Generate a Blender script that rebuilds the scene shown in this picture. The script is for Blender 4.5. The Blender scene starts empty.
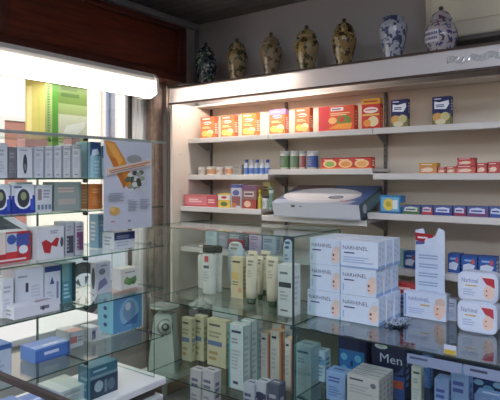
import bpy, bmesh, math, random
from mathutils import Vector, Matrix
random.seed(7)
SC = bpy.context.scene
COL = SC.collection
R = math.radians
# ------------------------------------------------------------------ camera geometry
YAW = R(36.2); FL = 533.0; H = 1.75; HZ = 177.0
FX, FY = -math.sin(YAW), math.cos(YAW)
RX, RY = math.cos(YAW), math.sin(YAW)
def ray(px):
    u = (px-250)/FL
    return FX+u*RX, FY+u*RY
def x_at(px, y):                      # where the sight line of a column meets the plane y
    a, b = ray(px); return a*y/b
def y_at(px, x):
    a, b = ray(px); return b*x/a
def depth(x, y): return FX*x+FY*y
def z_at(py, x, y): return H+(HZ-py)/FL*depth(x, y)

# ------------------------------------------------------------------ materials
def lin(c):
    out = []
    for v in c[:3]:
        v /= 255.0
        out.append(v/12.92 if v <= .04045 else ((v+.055)/1.055)**2.4)
    return (*out, 1.0)
_mats = {}
def mat(c, rough=.5, metal=0.0, noise=.06, scale=30, spec=.5, key=None):
    k = (tuple(c), rough, metal, noise, scale, spec)
    if k in _mats: return _mats[k]
    m = bpy.data.materials.new('surface'); m.use_nodes = True
    nt = m.node_tree; b = nt.nodes['Principled BSDF']
    b.inputs['Roughness'].default_value = rough
    b.inputs['Metallic'].default_value = metal
    b.inputs['Specular IOR Level'].default_value = spec
    col = lin(c)
    if noise:
        tc = nt.nodes.new('ShaderNodeTexCoord')
        n = nt.nodes.new('ShaderNodeTexNoise'); n.inputs['Scale'].default_value = scale; n.inputs['Detail'].default_value = 3
        mx = nt.nodes.new('ShaderNodeMix'); mx.data_type = 'RGBA'
        mx.inputs[6].default_value = tuple(min(1, v*(1-noise)) for v in col[:3])+(1,)
        mx.inputs[7].default_value = tuple(min(1, v*(1+noise)) for v in col[:3])+(1,)
        nt.links.new(tc.outputs['Object'], n.inputs['Vector'])
        nt.links.new(n.outputs['Fac'], mx.inputs[0]); nt.links.new(mx.outputs[2], b.inputs['Base Color'])
    else:
        b.inputs['Base Color'].default_value = col
    _mats[k] = m; return m
def emis(c, s):
    m = bpy.data.materials.new('lamp_glow'); m.use_nodes = True; nt = m.node_tree
    b = nt.nodes['Principled BSDF']; b.inputs['Base Color'].default_value = lin(c)
    b.inputs['Emission Color'].default_value = lin(c); b.inputs['Emission Strength'].default_value = s
    return m
def glass_mat(tint=(236,246,242), base=.035, top=.75, rough=.02):
    m = bpy.data.materials.new('clear_glass'); m.use_nodes = True; nt = m.node_tree
    nt.nodes.remove(nt.nodes['Principled BSDF']); out = nt.nodes['Material Output']
    tr = nt.nodes.new('ShaderNodeBsdfTransparent'); tr.inputs[0].default_value = lin(tint)
    gl = nt.nodes.new('ShaderNodeBsdfGlossy'); gl.inputs['Roughness'].default_value = rough; gl.inputs[0].default_value = (1,1,1,1)
    lw = nt.nodes.new('ShaderNodeLayerWeight'); lw.inputs[0].default_value = .5
    p = nt.nodes.new('ShaderNodeMath'); p.operation = 'POWER'; p.inputs[1].default_value = 4.5
    ma = nt.nodes.new('ShaderNodeMath'); ma.operation = 'MULTIPLY_ADD'; ma.inputs[1].default_value = top; ma.inputs[2].default_value = base
    mx = nt.nodes.new('ShaderNodeMixShader')
    L = nt.links.new
    L(lw.outputs['Facing'], p.inputs[0]); L(p.outputs[0], ma.inputs[0]); L(ma.outputs[0], mx.inputs[0])
    L(tr.outputs[0], mx.inputs[1]); L(gl.outputs[0], mx.inputs[2]); L(mx.outputs[0], out.inputs[0])
    return m
GLASS = glass_mat((247,251,249), .02, .7)
GLASS_EDGE = glass_mat((120,165,150), .10, .6, .1)
WINGLASS = glass_mat((250,252,251), .03, .6)
def wood_mat(c1, c2, rough=.35, scale=(1.2, 1.2, 16)):
    m = bpy.data.materials.new('wood_grain'); m.use_nodes = True; nt = m.node_tree; b = nt.nodes['Principled BSDF']
    tc = nt.nodes.new('ShaderNodeTexCoord'); mp = nt.nodes.new('ShaderNodeMapping'); mp.inputs['Scale'].default_value = scale
    n = nt.nodes.new('ShaderNodeTexNoise'); n.inputs['Scale'].default_value = 3; n.inputs['Detail'].default_value = 6
    cr = nt.nodes.new('ShaderNodeValToRGB'); cr.color_ramp.elements[0].color = lin(c1); cr.color_ramp.elements[1].color = lin(c2)
    cr.color_ramp.elements[0].position = .3; cr.color_ramp.elements[1].position = .7
    L = nt.links.new
    L(tc.outputs['Object'], mp.inputs[0]); L(mp.outputs[0], n.inputs['Vector']); L(n.outputs['Fac'], cr.inputs[0]); L(cr.outputs[0], b.inputs['Base Color'])
    b.inputs['Roughness'].default_value = rough
    return m
def spot_mat(base, spots, rough=.22, scale=14, seed=0):
    """glazed ceramic with painted foliage patches in two or three colours"""
    m = bpy.data.materials.new('painted_ceramic'); m.use_nodes = True; nt = m.node_tree; b = nt.nodes['Principled BSDF']
    tc = nt.nodes.new('ShaderNodeTexCoord'); cur = None; L = nt.links.new
    for i, (c, th, sc) in enumerate(spots):
        mp = nt.nodes.new('ShaderNodeMapping'); mp.inputs['Location'].default_value = (seed*3.1+i*7, seed+i, i*2.3)
        n = nt.nodes.new('ShaderNodeTexNoise'); n.inputs['Scale'].default_value = scale*sc; n.inputs['Detail'].default_value = 2
        L(tc.outputs['Object'], mp.inputs[0]); L(mp.outputs[0], n.inputs['Vector'])
        r = nt.nodes.new('ShaderNodeValToRGB'); r.color_ramp.elements[0].position = th; r.color_ramp.elements[1].position = th+.03
        L(n.outputs['Fac'], r.inputs[0])
        mx = nt.nodes.new('ShaderNodeMix'); mx.data_type = 'RGBA'
        L(r.outputs[0], mx.inputs[0])
        if cur is None: mx.inputs[6].default_value = lin(base)
        else: L(cur, mx.inputs[6])
        mx.inputs[7].default_value = lin(c); cur = mx.outputs[2]
    L(cur, b.inputs['Base Color']); b.inputs['Roughness'].default_value = rough
    return m

def fascia_mat():
    m = bpy.data.materials.new('opal_acrylic'); m.use_nodes = True; nt = m.node_tree; b = nt.nodes['Principled BSDF']; out = nt.nodes['Material Output']
    b.inputs['Base Color'].default_value = lin((222,220,222)); b.inputs['Roughness'].default_value = .25
    t = nt.nodes.new('ShaderNodeBsdfTranslucent'); t.inputs[0].default_value = lin((236,228,220)); x = nt.nodes.new('ShaderNodeMixShader'); x.inputs[0].default_value = .22
    nt.links.new(b.outputs[0], x.inputs[1]); nt.links.new(t.outputs[0], x.inputs[2]); nt.links.new(x.outputs[0], out.inputs[0]); return m
# ------------------------------------------------------------------ mesh helpers
class MB:
    def __init__(s): s.v = []; s.f = []; s.m = []; s.mats = []; s.sm = []
    def mi(s, m):
        if m not in s.mats: s.mats.append(m)
        return s.mats.index(m)
    def add(s, vs, fs, m, smooth=False):
        o = len(s.v); s.v += [tuple(v) for v in vs]; k = s.mi(m)
        for f in fs: s.f.append(tuple(i+o for i in f)); s.m.append(k); s.sm.append(smooth)
    def box(s, a, b, m, ch=0.0, edge=None, big=None):
        (x0,y0,z0),(x1,y1,z1) = a, b
        if ch <= 0:
            vs = [(x0,y0,z0),(x1,y0,z0),(x1,y1,z0),(x0,y1,z0),(x0,y0,z1),(x1,y0,z1),(x1,y1,z1),(x0,y1,z1)]
            fs = [(0,3,2,1),(4,5,6,7),(0,1,5,4),(1,2,6,5),(2,3,7,6),(3,0,4,7)]
            if edge is None: s.add(vs, fs, m)
            else:
                d = [x1-x0, y1-y0, z1-z0]; ax = d.index(min(d)); bigf = {0:(3,5), 1:(2,4), 2:(0,1)}[ax]
                o = len(s.v); s.v += vs
                for i, f in enumerate(fs):
                    s.f.append(tuple(j+o for j in f)); s.m.append(s.mi(m if i in bigf else edge)); s.sm.append(False)
            return
        bm = bmesh.new(); bmesh.ops.create_cube(bm, size=1)
        for v in bm.verts: v.co = Vector(((x0+x1)/2+v.co.x*(x1-x0), (y0+y1)/2+v.co.y*(y1-y0), (z0+z1)/2+v.co.z*(z1-z0)))
        bmesh.ops.bevel(bm, geom=bm.edges[:], offset=ch, segments=2 if ch > .004 else 1, affect='EDGES', profile=.5)
        s.bm(bm, m, ch > .004)
    def bm(s, bm, m, smooth=False, mtx=None):
        bm.verts.index_update(); o = len(s.v)
        for v in bm.verts: s.v.append(tuple(mtx @ v.co if mtx else v.co))
        k = s.mi(m)
        for f in bm.faces: s.f.append(tuple(v.index+o for v in f.verts)); s.m.append(k); s.sm.append(smooth)
        bm.free()
    def lathe(s, prof, m, c=(0,0,0), n=28, sx=1, sy=1, smooth=True):
        vs = []; fs = []
        for r, z in prof:
            for i in range(n):
                a = 2*math.pi*i/n; vs.append((c[0]+r*math.cos(a)*sx, c[1]+r*math.sin(a)*sy, c[2]+z))
        for j in range(len(prof)-1):
            for i in range(n):
                fs.append((j*n+i, j*n+(i+1) % n, (j+1)*n+(i+1) % n, (j+1)*n+i))
        if prof[0][0] > 1e-5: fs.append(tuple(reversed(range(n))))
        if prof[-1][0] > 1e-5: fs.append(tuple(range((len(prof)-1)*n, len(prof)*n)))
        s.add(vs, fs, m, smooth)
    def tube(s, p0, p1, r, m, n=10):
        p0 = Vector(p0); p1 = Vector(p1); d = (p1-p0).normalized()
        a = d.orthogonal().normalized(); b = d.cross(a)
        vs = [p+r*(math.cos(t)*a+math.sin(t)*b) for p in (p0, p1) for t in [2*math.pi*i/n for i in range(n)]]
        fs = [(i, (i+1) % n, n+(i+1) % n, n+i) for i in range(n)]+[tuple(reversed(range(n))), tuple(range(n, 2*n))]
        s.add(vs, fs, m, True)
    def prism(s, pts, ax, a, b, m, smooth=False):
        """pts: 2D outline (ccw), extruded along ax from a to b"""
        def P(p, t):
            return {'x': (t, p[0], p[1]), 'y': (p[0], t, p[1]), 'z': (p[0], p[1], t)}[ax]
        n = len(pts); vs = [P(p, a) for p in pts]+[P(p, b) for p in pts]
        fs = [tuple(range(n)), tuple(reversed(range(n, 2*n)))]+[(i, i+n, (i+1) % n+n, (i+1) % n) for i in range(n)]
        s.add(vs, fs, m, smooth)
    def build(s, name, parent=None, loc=(0,0,0), rz=0, rx=0, ry=0):
        me = bpy.data.meshes.new(name); me.from_pydata(s.v, [], s.f)
        for m in s.mats: me.materials.append(m)
        me.polygons.foreach_set('material_index', s.m); me.polygons.foreach_set('use_smooth', s.sm)
        bm = bmesh.new(); bm.from_mesh(me)
        me.update(); bm.free()
        o = bpy.data.objects.new(name, me); COL.objects.link(o)
        o.location = loc; o.rotation_euler = (rx, ry, rz)
        if parent: o.parent = parent
        return o
def tag(o, label, cat, group=None, kind=None):
    if label: o['label'] = label
    if cat: o['category'] = cat
    if group: o['group'] = group
    if kind: o['kind'] = kind
    return o
def empty(name, loc, label, cat, group=None, rz=0):
    o = bpy.data.objects.new(name, None); COL.objects.link(o); o.location = loc; o.rotation_euler.z = rz
    o.empty_display_size = .05
    return tag(o, label, cat, group)
def struct(name, mb, label=None):
    o = mb.build(name); o['kind'] = 'structure'
    if label: o['label'] = label
    return o
_txt = {}
def text_mesh(t):
    if t in _txt: return _txt[t]
    cu = bpy.data.curves.new('t', 'FONT'); cu.body = t; cu.size = 1; cu.resolution_u = 2
    ob = bpy.data.objects.new('t', cu); COL.objects.link(ob)
    dg = bpy.context.evaluated_depsgraph_get(); me = ob.evaluated_get(dg).to_mesh()
    vs = [(v.co.x, v.co.y) for v in me.vertices]; fs = [tuple(p.vertices) for p in me.polygons]
    x0 = min(v[0] for v in vs); x1 = max(v[0] for v in vs); y0 = min(v[1] for v in vs); y1 = max(v[1] for v in vs)
    vs = [((x-x0)/(x1-x0), (y-y0)/(y1-y0)) for x, y in vs]
    bpy.data.objects.remove(ob); bpy.data.curves.remove(cu)
    _txt[t] = (vs, fs); return _txt[t]

def prints(mb, P, prims, asp=1.0):
    """P(u,v,e)->point ; prims in face coordinates"""
    for k, pr in enumerate(prims):
        e = .0004+.00016*k; c = pr[0]
        def M(col): return mat(col, .38, 0, .04)
        if c == 'r':
            _, u0, v0, u1, v1, col = pr
            mb.add([P(u0,v0,e), P(u1,v0,e), P(u1,v1,e), P(u0,v1,e)], [(0,1,2,3)], M(col))
        elif c == 'e':
            _, cu, cv, ru, rv, col = pr; n = 16
            mb.add([P(cu+ru*math.cos(2*math.pi*i/n), cv+rv*math.sin(2*math.pi*i/n), e) for i in range(n)], [tuple(range(n))], M(col))
        elif c == 'p':
            _, pts, col = pr
            mb.add([P(u, v, e) for u, v in pts], [tuple(range(len(pts)))], M(col))
        elif c == 't':
            _, t, u0, v0, u1, v1, col = pr
            vs, fs = text_mesh(t)
            mb.add([P(u0+x*(u1-u0), v0+y*(v1-v0), e) for x, y in vs], fs, M(col))
        elif c == 'l':                       # lines of small unreadable print
            _, u0, v0, u1, v1, n, col = pr
            rr = random.Random(int(u0*1000)+n)
            for i in range(n):
                vv = v1-(v1-v0)*(i+.5)/n; hh = (v1-v0)/n*.28; ue = u1-(u1-u0)*rr.random()*.35
                mb.add([P(u0,vv-hh,e), P(ue,vv-hh,e), P(ue,vv+hh,e), P(u0,vv+hh,e)], [(0,1,2,3)], M(col))
def carton_mesh(w, d, h, base, F=(), Rr=(), L=(), T=(), rough=.42, ch=.002, seam=True):
    mb = MB(); mb.box((-w/2,0,0), (w/2,d,h), mat(base, rough, 0, .04), ch)
    prints(mb, lambda u,v,e: (-w/2+u*w, -e, v*h), F)
    prints(mb, lambda u,v,e: (w/2+e, u*d, v*h), Rr)
    prints(mb, lambda u,v,e: (-w/2-e, d-u*d, v*h), L)
    t = list(T)
    if seam: t = [('r', .02, .06, .98, .075, tuple(int(v*.72) for v in base))]+t
    prints(mb, lambda u,v,e: (-w/2+u*w, v*d, h+e), t)
    return mb

# ------------------------------------------------------------------ placement rows
def place_y(name, label, cat, px0, px1, pyt, yf, zs, dep, design, group=None, rz=0, gap=.0015, h=None):
    """box facing the room (front on the plane y=yf), standing at height zs"""
    x0 = x_at(px0, yf); x1 = x_at(px1, yf); w = max(.01, x1-x0-2*gap); xm = (x0+x1)/2
    if h is None: h = z_at(pyt, xm, yf)-zs
    mb = design(w, dep, h)
    return tag(mb.build(name, loc=(xm, yf, zs), rz=rz), label, cat, group)
def place_x(name, label, cat, px0, px1, pyt, xf, zs, dep, design, group=None, rz=0, gap=.0015, h=None):
    """box facing away from the window (front on the plane x=xf)"""
    y0 = y_at(px0, xf); y1 = y_at(px1, xf); w = max(.01, y1-y0-2*gap); ym = (y0+y1)/2
    if h is None: h = z_at(pyt, xf, ym)-zs
    mb = design(w, dep, h)
    return tag(mb.build(name, loc=(xf, ym, zs), rz=R(90)+rz), label, cat, group)

W_ = (232,234,238); GREY = (150,155,162); INK = (70,80,110)
# ------------------------------------------------------------------ designs (each returns the carton mesh)
def d_cereal(main, band, logo=(250,240,225), bowl=(250,205,110), bowl2=(250,235,190)):
    def f(w, d, h):
        F = [('r',0,.80,1,1,band), ('e',.5,.71,.30,.07,logo), ('l',.22,.665,.78,.735,1,(190,60,40)), ('l',.15,.86,.85,.95,1,logo),
             ('e',.33,.22,.26,.14,bowl), ('e',.70,.26,.24,.13,bowl2), ('e',.66,.15,.22,.10,bowl), ('l',.15,.45,.85,.56,2,(255,225,170))]
        S = [('r',0,.80,1,1,band), ('l',.15,.2,.85,.7,6,logo)]
        return carton_mesh(w, d, h, main, F, S, S)
    return f
def d_blue_cereal():
    def f(w, d, h):
        F = [('r',0,0,1,.40,(126,126,84)), ('e',.30,.28,.28,.16,(215,165,90)), ('e',.70,.30,.26,.15,(206,198,140)), ('e',.45,.12,.3,.1,(225,215,180)),
             ('p',[(.12,.58),(.75,.55),(.92,.72),(.9,.86),(.4,.80),(.12,.84)],(235,238,245)), ('l',.2,.62,.8,.74,2,(60,70,120)), ('l',.12,.89,.5,.95,1,(235,238,245))]
        S = [('l',.2,.5,.8,.9,4,(200,205,225)), ('r',0,0,1,.3,(150,150,90))]
        return carton_mesh(w, d, h, (22,34,92), F, S, S)
    return f
def d_plain(base, ink=GREY, top=None, stripe=None, lines=4, band=None, side=None):
    def f(w, d, h):
        F = []
        if band: F.append(('r',0,band[0],1,band[1],band[2]))
        F += [('l',.12,.62,.85,.84,2,ink), ('l',.12,.15,.8,.5,lines,tuple(min(255,int(v*.55+base[i]*.45)) for i, v in enumerate(ink)))]
        if stripe: F.append(('r',0,.0,1,.09,stripe))
        S = [('l',.2,.2,.8,.8,lines+1,ink)]
        if side: S = [('r',0,0,1,1,side)]+S
        T = [('r',0,0,1,1,top)] if top else [('l',.2,.3,.8,.7,1,ink)]
        return carton_mesh(w, d, h, base, F, S, S, T)
    return f
def d_tall(base, ink, band=None, edge=None):
    """tall medicine or cosmetics carton: name near the top, text below"""
    def f(w, d, h):
        F = []
        if edge: F += [('r',0,0,.12,1,edge)]
        if band: F += [('r',.0,band[0],1,band[1],band[2])]
        F += [('l',.2,.86,.85,.93,1,ink), ('l',.2,.70,.75,.80,2,GREY), ('l',.2,.30,.8,.62,6,(185,188,196)), ('l',.3,.06,.7,.14,1,ink)]
        S = [('l',.2,.15,.8,.85,8,(185,188,196))]
        if edge: S = [('r',0,0,.15,1,edge)]+S
        return carton_mesh(w, d, h, base, F, S, S, [('l',.2,.4,.8,.6,1,ink)])
    return f
def d_photo(base, photo, accent=None, ink=INK, px=(.45,.08,.95,.62)):
    def f(w, d, h):
        F = [('r',px[0],px[1],px[2],px[3],photo), ('l',.08,.72,.7,.9,2,ink), ('l',.08,.15,.4,.55,4,GREY)]
        if accent: F += [('r',0,.9,1,1,accent), ('e',(px[0]+px[2])/2,(px[1]+px[3])/2,.12,.2,accent)]
        S = [('l',.2,.2,.8,.8,5,GREY)]
        return carton_mesh(w, d, h, base, F, S, S)
    return f
def d_monitor():
    """blood-pressure monitor carton: blue with a white ring photo"""
    def f(w, d, h):
        F = [('r',0,0,1,.62,(38,56,150)), ('e',.5,.55,.40,.40,(225,228,235)), ('e',.5,.53,.27,.32,(60,62,72)), ('e',.5,.60,.13,.14,(150,160,120)),
             ('l',.08,.86,.5,.96,1,(90,100,140)), ('r',.80,.1,.97,.5,(60,90,190))]
        S = [('r',0,0,1,.5,(50,66,150)), ('l',.2,.6,.8,.9,2,GREY)]
        return carton_mesh(w, d, h, (215,219,228), F, S, S)
    return f
def d_narhinel(kind='a'):
    blue = (40,58,118)
    def f(w, d, h):
        F = [('t','NARHINEL',.07,.66,.74,.80,blue), ('l',.10,.50,.46,.58,1,blue)]
        if kind == 'a':
            F += [('p',[(.70,.05),(1,.05),(1,.92),(.88,.90),(.78,.66),(.72,.4)],(205,220,240)), ('e',.87,.38,.12,.30,(232,206,196)), ('e',.90,.62,.09,.12,(222,202,190)),
                  ('e',.80,.40,.03,.05,(120,70,60)), ('e',.80,.24,.035,.03,(205,110,100)), ('r',.07,.14,.10,.40,(150,180,225))]
        elif kind == 'b':
            F += [('l',.08,.16,.9,.42,3,(170,190,225)), ('r',0,0,1,.06,(150,180,225))]
        Rr = [('r',0,0,1,.12,(150,180,225)), ('l',.2,.25,.4,.85,3,(182,196,222)), ('l',.6,.3,.8,.8,2,(186,200,224))]
        T = [('t','NARHINEL',.2,.35,.8,.6,(120,145,195))]
        return carton_mesh(w, d, h, (214,226,243), F, Rr, Rr, T)
    return f

# ================================================================== THE SETTING
XW = -3.55; YB = 3.95; ZC = 3.25; XR = 3.2; YN = -2.6
wallm = mat((184,180,180), .85, 0, .03, 6)
m = MB(); m.box((XW-.3,YN-.2,-.12), (XR+.2,YB+.2,0), wood_mat((96,84,74), (120,106,94), .45, (2,14,2))); struct('floor', m)
m = MB(); m.box((XW-.3,YN-.2,ZC+.03), (XR+.2,YB+.2,ZC+.12), mat((28,26,26), .7))
slat = mat((112,106,103), .55, .2, .05)
y = YN
while y < YB-.02:
    m.box((XW+.001,y,ZC), (XR-.001,min(y+.10,YB-.002),ZC+.03), slat); y += .115
struct('ceiling', m)
m = MB(); m.box((XW-.3,YB,0), (XR+.2,YB+.2,ZC+.03), wallm); struct('wall_back', m)
m = MB(); m.box((XR,YN-.2,0), (XR+.2,YB,ZC+.03), wallm); struct('wall_right', m)
m = MB(); m.box((XW-.3,YN-.2,0), (XR,YN,ZC+.03), wood_mat((84,56,38), (112,80,56), .5)); struct('wall_rear', m)
# window wall with its opening
yj = 3.26; zsill = .42; ztop = 2.75; yo = -1.9
m = MB()
m.box((XW-.25,YN,0), (XW,YB,zsill), mat((170,166,160), .8)); m.box((XW-.25,YN,ztop), (XW,YB,ZC+.03), wallm)
m.box((XW-.25,YN,zsill), (XW,yo,ztop), wallm); m.box((XW-.25,yj,zsill), (XW,YB,ztop), wallm)
struct('wall_left', m)
m = MB(); alu = mat((238,238,238), .4, 0); dk = mat((52,46,44), .6)
m.box((XW-.05,yj-.026,zsill), (XW-.012,yj,ztop), alu); m.box((XW-.045,yj-.112,zsill), (XW-.012,yj-.098,ztop), alu); m.box((XW-.045,yj-.070,zsill), (XW-.012,yj-.060,ztop), alu)
m.box((XW-.06,yj-.135,zsill), (XW-.03,yj-.115,ztop), dk)
m.box((XW-.09,yo,zsill), (XW-.012,yj-.135,zsill+.06), alu); m.box((XW-.09,yo,ztop-.06), (XW-.012,yj-.135,ztop), alu)
m.box((XW-.09,yo,zsill+.06), (XW-.012,yo+.07,ztop-.06), alu); m.box((XW-.09,.62,zsill+.06), (XW-.012,.68,ztop-.06), alu)
wf = struct('window_1', m)
m = MB(); m.box((XW-.050,yo+.07,zsill+.06), (XW-.042,yj-.026,ztop-.06), WINGLASS); m.build('window_pane', wf)
# stone post and metal-clad pilaster beside the window
m = MB(); m.box((XW,yj+.025,0), (XW+.06,yj+.17,2.59), wood_mat((116,98,86), (150,130,116), .7, (9,9,5)))
struct('trim_1', m)
m = MB(); pm = mat((150,140,133), .45, .1); m.box((XW,yj+.175,0), (XW+.10,3.60,2.60), pm)
m.box((XW+.10,yj+.20,0), (XW+.108,3.47,2.60), mat((170,160,152), .4, .1)); m.box((XW+.10,3.50,0), (XW+.108,3.58,2.60), mat((92,84,80), .5))
for zz in (1.30,1.76,2.05): m.lathe([(.006,0),(.006,.012)], mat((60,58,58),.4,.5), (XW+.112,3.53,zz))
struct('trim_2', m)
# white ledge along the foot of the window
m = MB(); lw = mat((226,228,230), .35); m.box((XW+.001,YN+.01,.68), (-3.18,2.55,.72), lw, .004); m.box((XW+.001,YN+.01,0), (-3.24,2.52,.68), mat((190,190,188), .5))
struct('window_2', m, 'white window ledge')
bpy.data.objects['window_2'].name = 'trim_3'
# pale cove under the ceiling and the corner pipe
m = MB(); m.box((XW+.001,YN,ZC-.055), (XW+.05,YB-.001,ZC-.001), mat((176,174,176), .6), .006); struct('trim_4', m)
m = MB(); m.tube((XW+.035,YB-.03,0), (XW+.035,YB-.03,ZC-.06), .016, mat((160,158,160), .6)); struct('trim_5', m)

# wooden valance over the window
XV = -3.30; V0, V1, VE = 2.59, 3.09, 3.53
val = empty('window_valance', (XW, 0, 2.59), 'long dark reddish-brown wooden valance box above the shop window', 'valance')
wd = wood_mat((66,24,12), (108,44,20), .38, (1,1,12)); wd2 = wood_mat((54,19,10), (84,33,17), .4, (1,1,12))
m = MB(); m.box((XW+.001,YN+.01,V0), (XV-.02,VE,V1), wd); m.build('box_panel', val).location = (-XW,0,-2.59)
def frm(name, a, b):
    q = MB(); q.box(a, b, wd2, .006); o = q.build(name, val); o.location = (-XW,0,-2.59)
frm('bottom_rail', (XV-.02,YN+.01,V0), (XV+.012,VE,V0+.085)); frm('top_rail', (XV-.02,YN+.01,V1-.05), (XV+.012,VE,V1))
frm('end_stile', (XV-.02,VE-.10,V0+.085), (XV+.012,VE,V1-.05)); 
m = MB(); m.box((XV-.02,y_at(5,XV)-.05,V0+.085), (XV+.01,y_at(5,XV)+.01,V1-.05), wd2, .006); m.build('middle_stile', val).location = (-XW,0,-2.59)
# fluorescent fitting below the valance
lamp = empty('strip_light', (XV,1.5,2.5), 'long glowing white fluorescent strip light fixed under the wooden valance', 'light')
ye = 3.03
m = MB(); m.prism([(-3.40,2.589),(-3.40,2.42),(-3.298,2.41),(-3.278,2.523),(-3.175,2.523),(-3.175,2.555),(-3.20,2.589)], 'y', -1.0, ye, mat((215,212,205), .4)); m.build('housing', lamp).location = (-XV,-1.5,-2.5)
m = MB(); m.prism([(-3.275,2.520),(-3.295,2.405),(-3.22,2.398),(-3.155,2.430),(-3.165,2.520)], 'y', -1.0, ye, emis((255,247,236), 7.5)); m.build('diffuser', lamp).location = (-XV,-1.5,-2.5)
m = MB(); m.prism([(-3.40,2.589),(-3.40,2.40),(-3.22,2.390),(-3.148,2.42),(-3.158,2.55),(-3.20,2.589)], 'y', ye+.001, ye+.03, mat((225,222,216), .4)); m.build('end_cap', lamp).location = (-XV,-1.5,-2.5)

# ================================================================== OUTSIDE
m = MB(); m.box((-14,-8,-.12), (XW-.3,16,-.02), mat((150,148,146), .9, 0, .1, 4)); struct('ground', m)
bld = empty('apartment_building', (-8.6,4,0), 'sunlit pale pink plastered building across the street, beyond the window', 'building')
m = MB(); m.box((-9.2,-8,-.02), (-8.6,16,7.5), mat((228,206,194), .9, 0, .05, 2)); m.build('wall', bld).location = (8.6,-4,0)
def opening(y0, y1, z0, z1, col, fr=(200,190,182)):
    f = MB(); t = .08
    f.box((-8.6,y0-t,z0), (-8.54,y0,z1+t), mat(fr,.7)); f.box((-8.6,y1,z0), (-8.54,y1+t,z1+t), mat(fr,.7)); f.box((-8.6,y0,z1), (-8.54,y1,z1+t), mat(fr,.7))
    o = f.build('window_frame', bld); o.location = (8.6,-4,0)
    g = MB(); g.box((-8.6,y0,z0), (-8.57,y1,z1), mat(col,.6)); 
    g.build('shutter', o)
opening(4.75,5.15,-.02,2.70,(150,96,84)); opening(2.9,3.9,1.2,2.9,(205,180,168)); opening(y_at(105,-8.57),y_at(113,-8.57),.9,3.9,(128,136,156)); opening(.6,1.6,1.2,2.9,(170,150,140)); opening(9.2,10.2,1.2,2.9,(150,140,135))
m = MB(); m.tube((-8.52,6.98,0), (-8.52,6.98,7.4), .05, mat((140,140,150), .5)); m.build('drainpipe', bld).location = (8.6,-4,0)
# parked car
car = empty('car', (-6.3,2.8,0), 'silver grey car parked in the street outside, seen through the glass shelves', 'car')
silver = mat((176,180,188), .3, .35)
prof = [(4.95,.30),(4.98,.62),(4.80,.80),(3.75,.97),(3.05,1.42),(2.4,1.48),(1.5,1.46),(.9,1.15),(.55,.95),(.5,.35),(.95,.28)]
def arch(cy, r=.36, n=8): return [(cy-r*math.cos(math.pi*i/n), .28+r*math.sin(math.pi*i/n)+.05) for i in range(n+1)]
outline = prof[:] + [(1.0,.28)] + arch(1.35)[0:] + arch(4.14)[0:] + [(4.6,.28)]
m = MB(); m.prism(outline, 'x', -7.2, -5.62, silver); m.build('body', car).location = (6.3,-2.8,0)
m = MB(); m.prism([(3.62,.98),(3.02,1.36),(2.35,1.42),(1.55,1.39),(1.0,1.05),(1.1,.98)], 'x', -5.622, -5.612, mat((48,60,66), .08)); m.build('side_window', car).location = (6.3,-2.8,0)

for cy in (1.35, 4.14):
    q = MB(); n = 24
    def ring(r0, r1, x0, x1, mt):
        pts = [(cy+r1*math.cos(2*math.pi*i/n), .335+r1*math.sin(2*math.pi*i/n)) for i in range(n)]
        q.prism(pts, 'x', x0, x1, mt)
    ring(0,.335,-5.82,-5.60,mat((34,34,36),.8)); 
    w = q.build('wheel', car); w.location = (6.3,-2.8,0)
    q = MB(); ring(0,.215,-5.60,-5.592,mat((196,198,204),.35,.4))
    for k in range(7):
        a = 2*math.pi*k/7; c0 = Vector((-5.588, cy+.06*math.cos(a+.1), .335+.06*math.sin(a+.1)))
        b_ = [(-5.588, cy+rr*math.cos(a+da), .335+rr*math.sin(a+da)) for rr, da in ((.07,.45),(.18,.28),(.18,.62))]
        q.add(b_, [(0,1,2)], mat((60,60,64),.6))
    q.build('hubcap', w)

# green and yellow shop-window display
gx = -3.34
def gpt(px, py): yy = y_at(px, gx); return yy, z_at(py, gx, yy)
gd = empty('window_banner', (gx, y_at(60,gx), 1.9), 'tall green and yellow folded advertising panel hanging in the shop window', 'banner')
yA, yB, yC = y_at(34,gx), y_at(45,gx), y_at(87,gx); z0, z1 = 1.80, z_at(77, gx, yB)
m = MB(); m.prism([(gx,yB),(gx-.10,yA),(gx-.106,yA),(gx-.006,yB)], 'z', z0, z1, mat((212,198,104), .4))
prints(m, lambda u,v,e: (gx-.10+.10*u+e, yA+(yB-yA)*u, z0+(z1-z0)*v), [('r',.05,.2,.3,.9,(238,222,150)), ('r',.62,.15,.72,.85,(196,200,90))])
o = m.build('yellow_side', gd); o.location = (-gx, -y_at(60,gx), -1.9); o['label'] = 'yellow folded side panel'
m = MB(); m.box((gx-.006,yB,z0), (gx,yC,z1), mat((120,176,70), .4))
prints(m, lambda u,v,e: (gx+e, yB+(yC-yB)*u, z0+(z1-z0)*v),
       [('r',0,0,.16,1,(176,200,130)), ('r',.16,0,.30,1,(92,156,62)), ('r',.30,.74,1,1,(112,140,72)), ('r',.30,.62,1,.74,(160,180,120)), ('r',.30,.28,1,.62,(208,214,186)), ('r',.30,0,1,.28,(190,198,104)),('l',.36,.80,.9,.95,2,(84,112,56)),
        ('l',.05,.30,.12,.92,22,(120,160,90)), ('e',.10,.14,.06,.10,(190,220,120)), ('e',.10,.14,.035,.06,(76,150,52)), ('p',[(.3,.3),(.6,.33),(.95,.5),(.95,.56),(.5,.5)],(230,236,224))])
o = m.build('green_front', gd); o.location = (-gx, -y_at(60,gx), -1.9); o['label'] = 'green front with a pale band'

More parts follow.
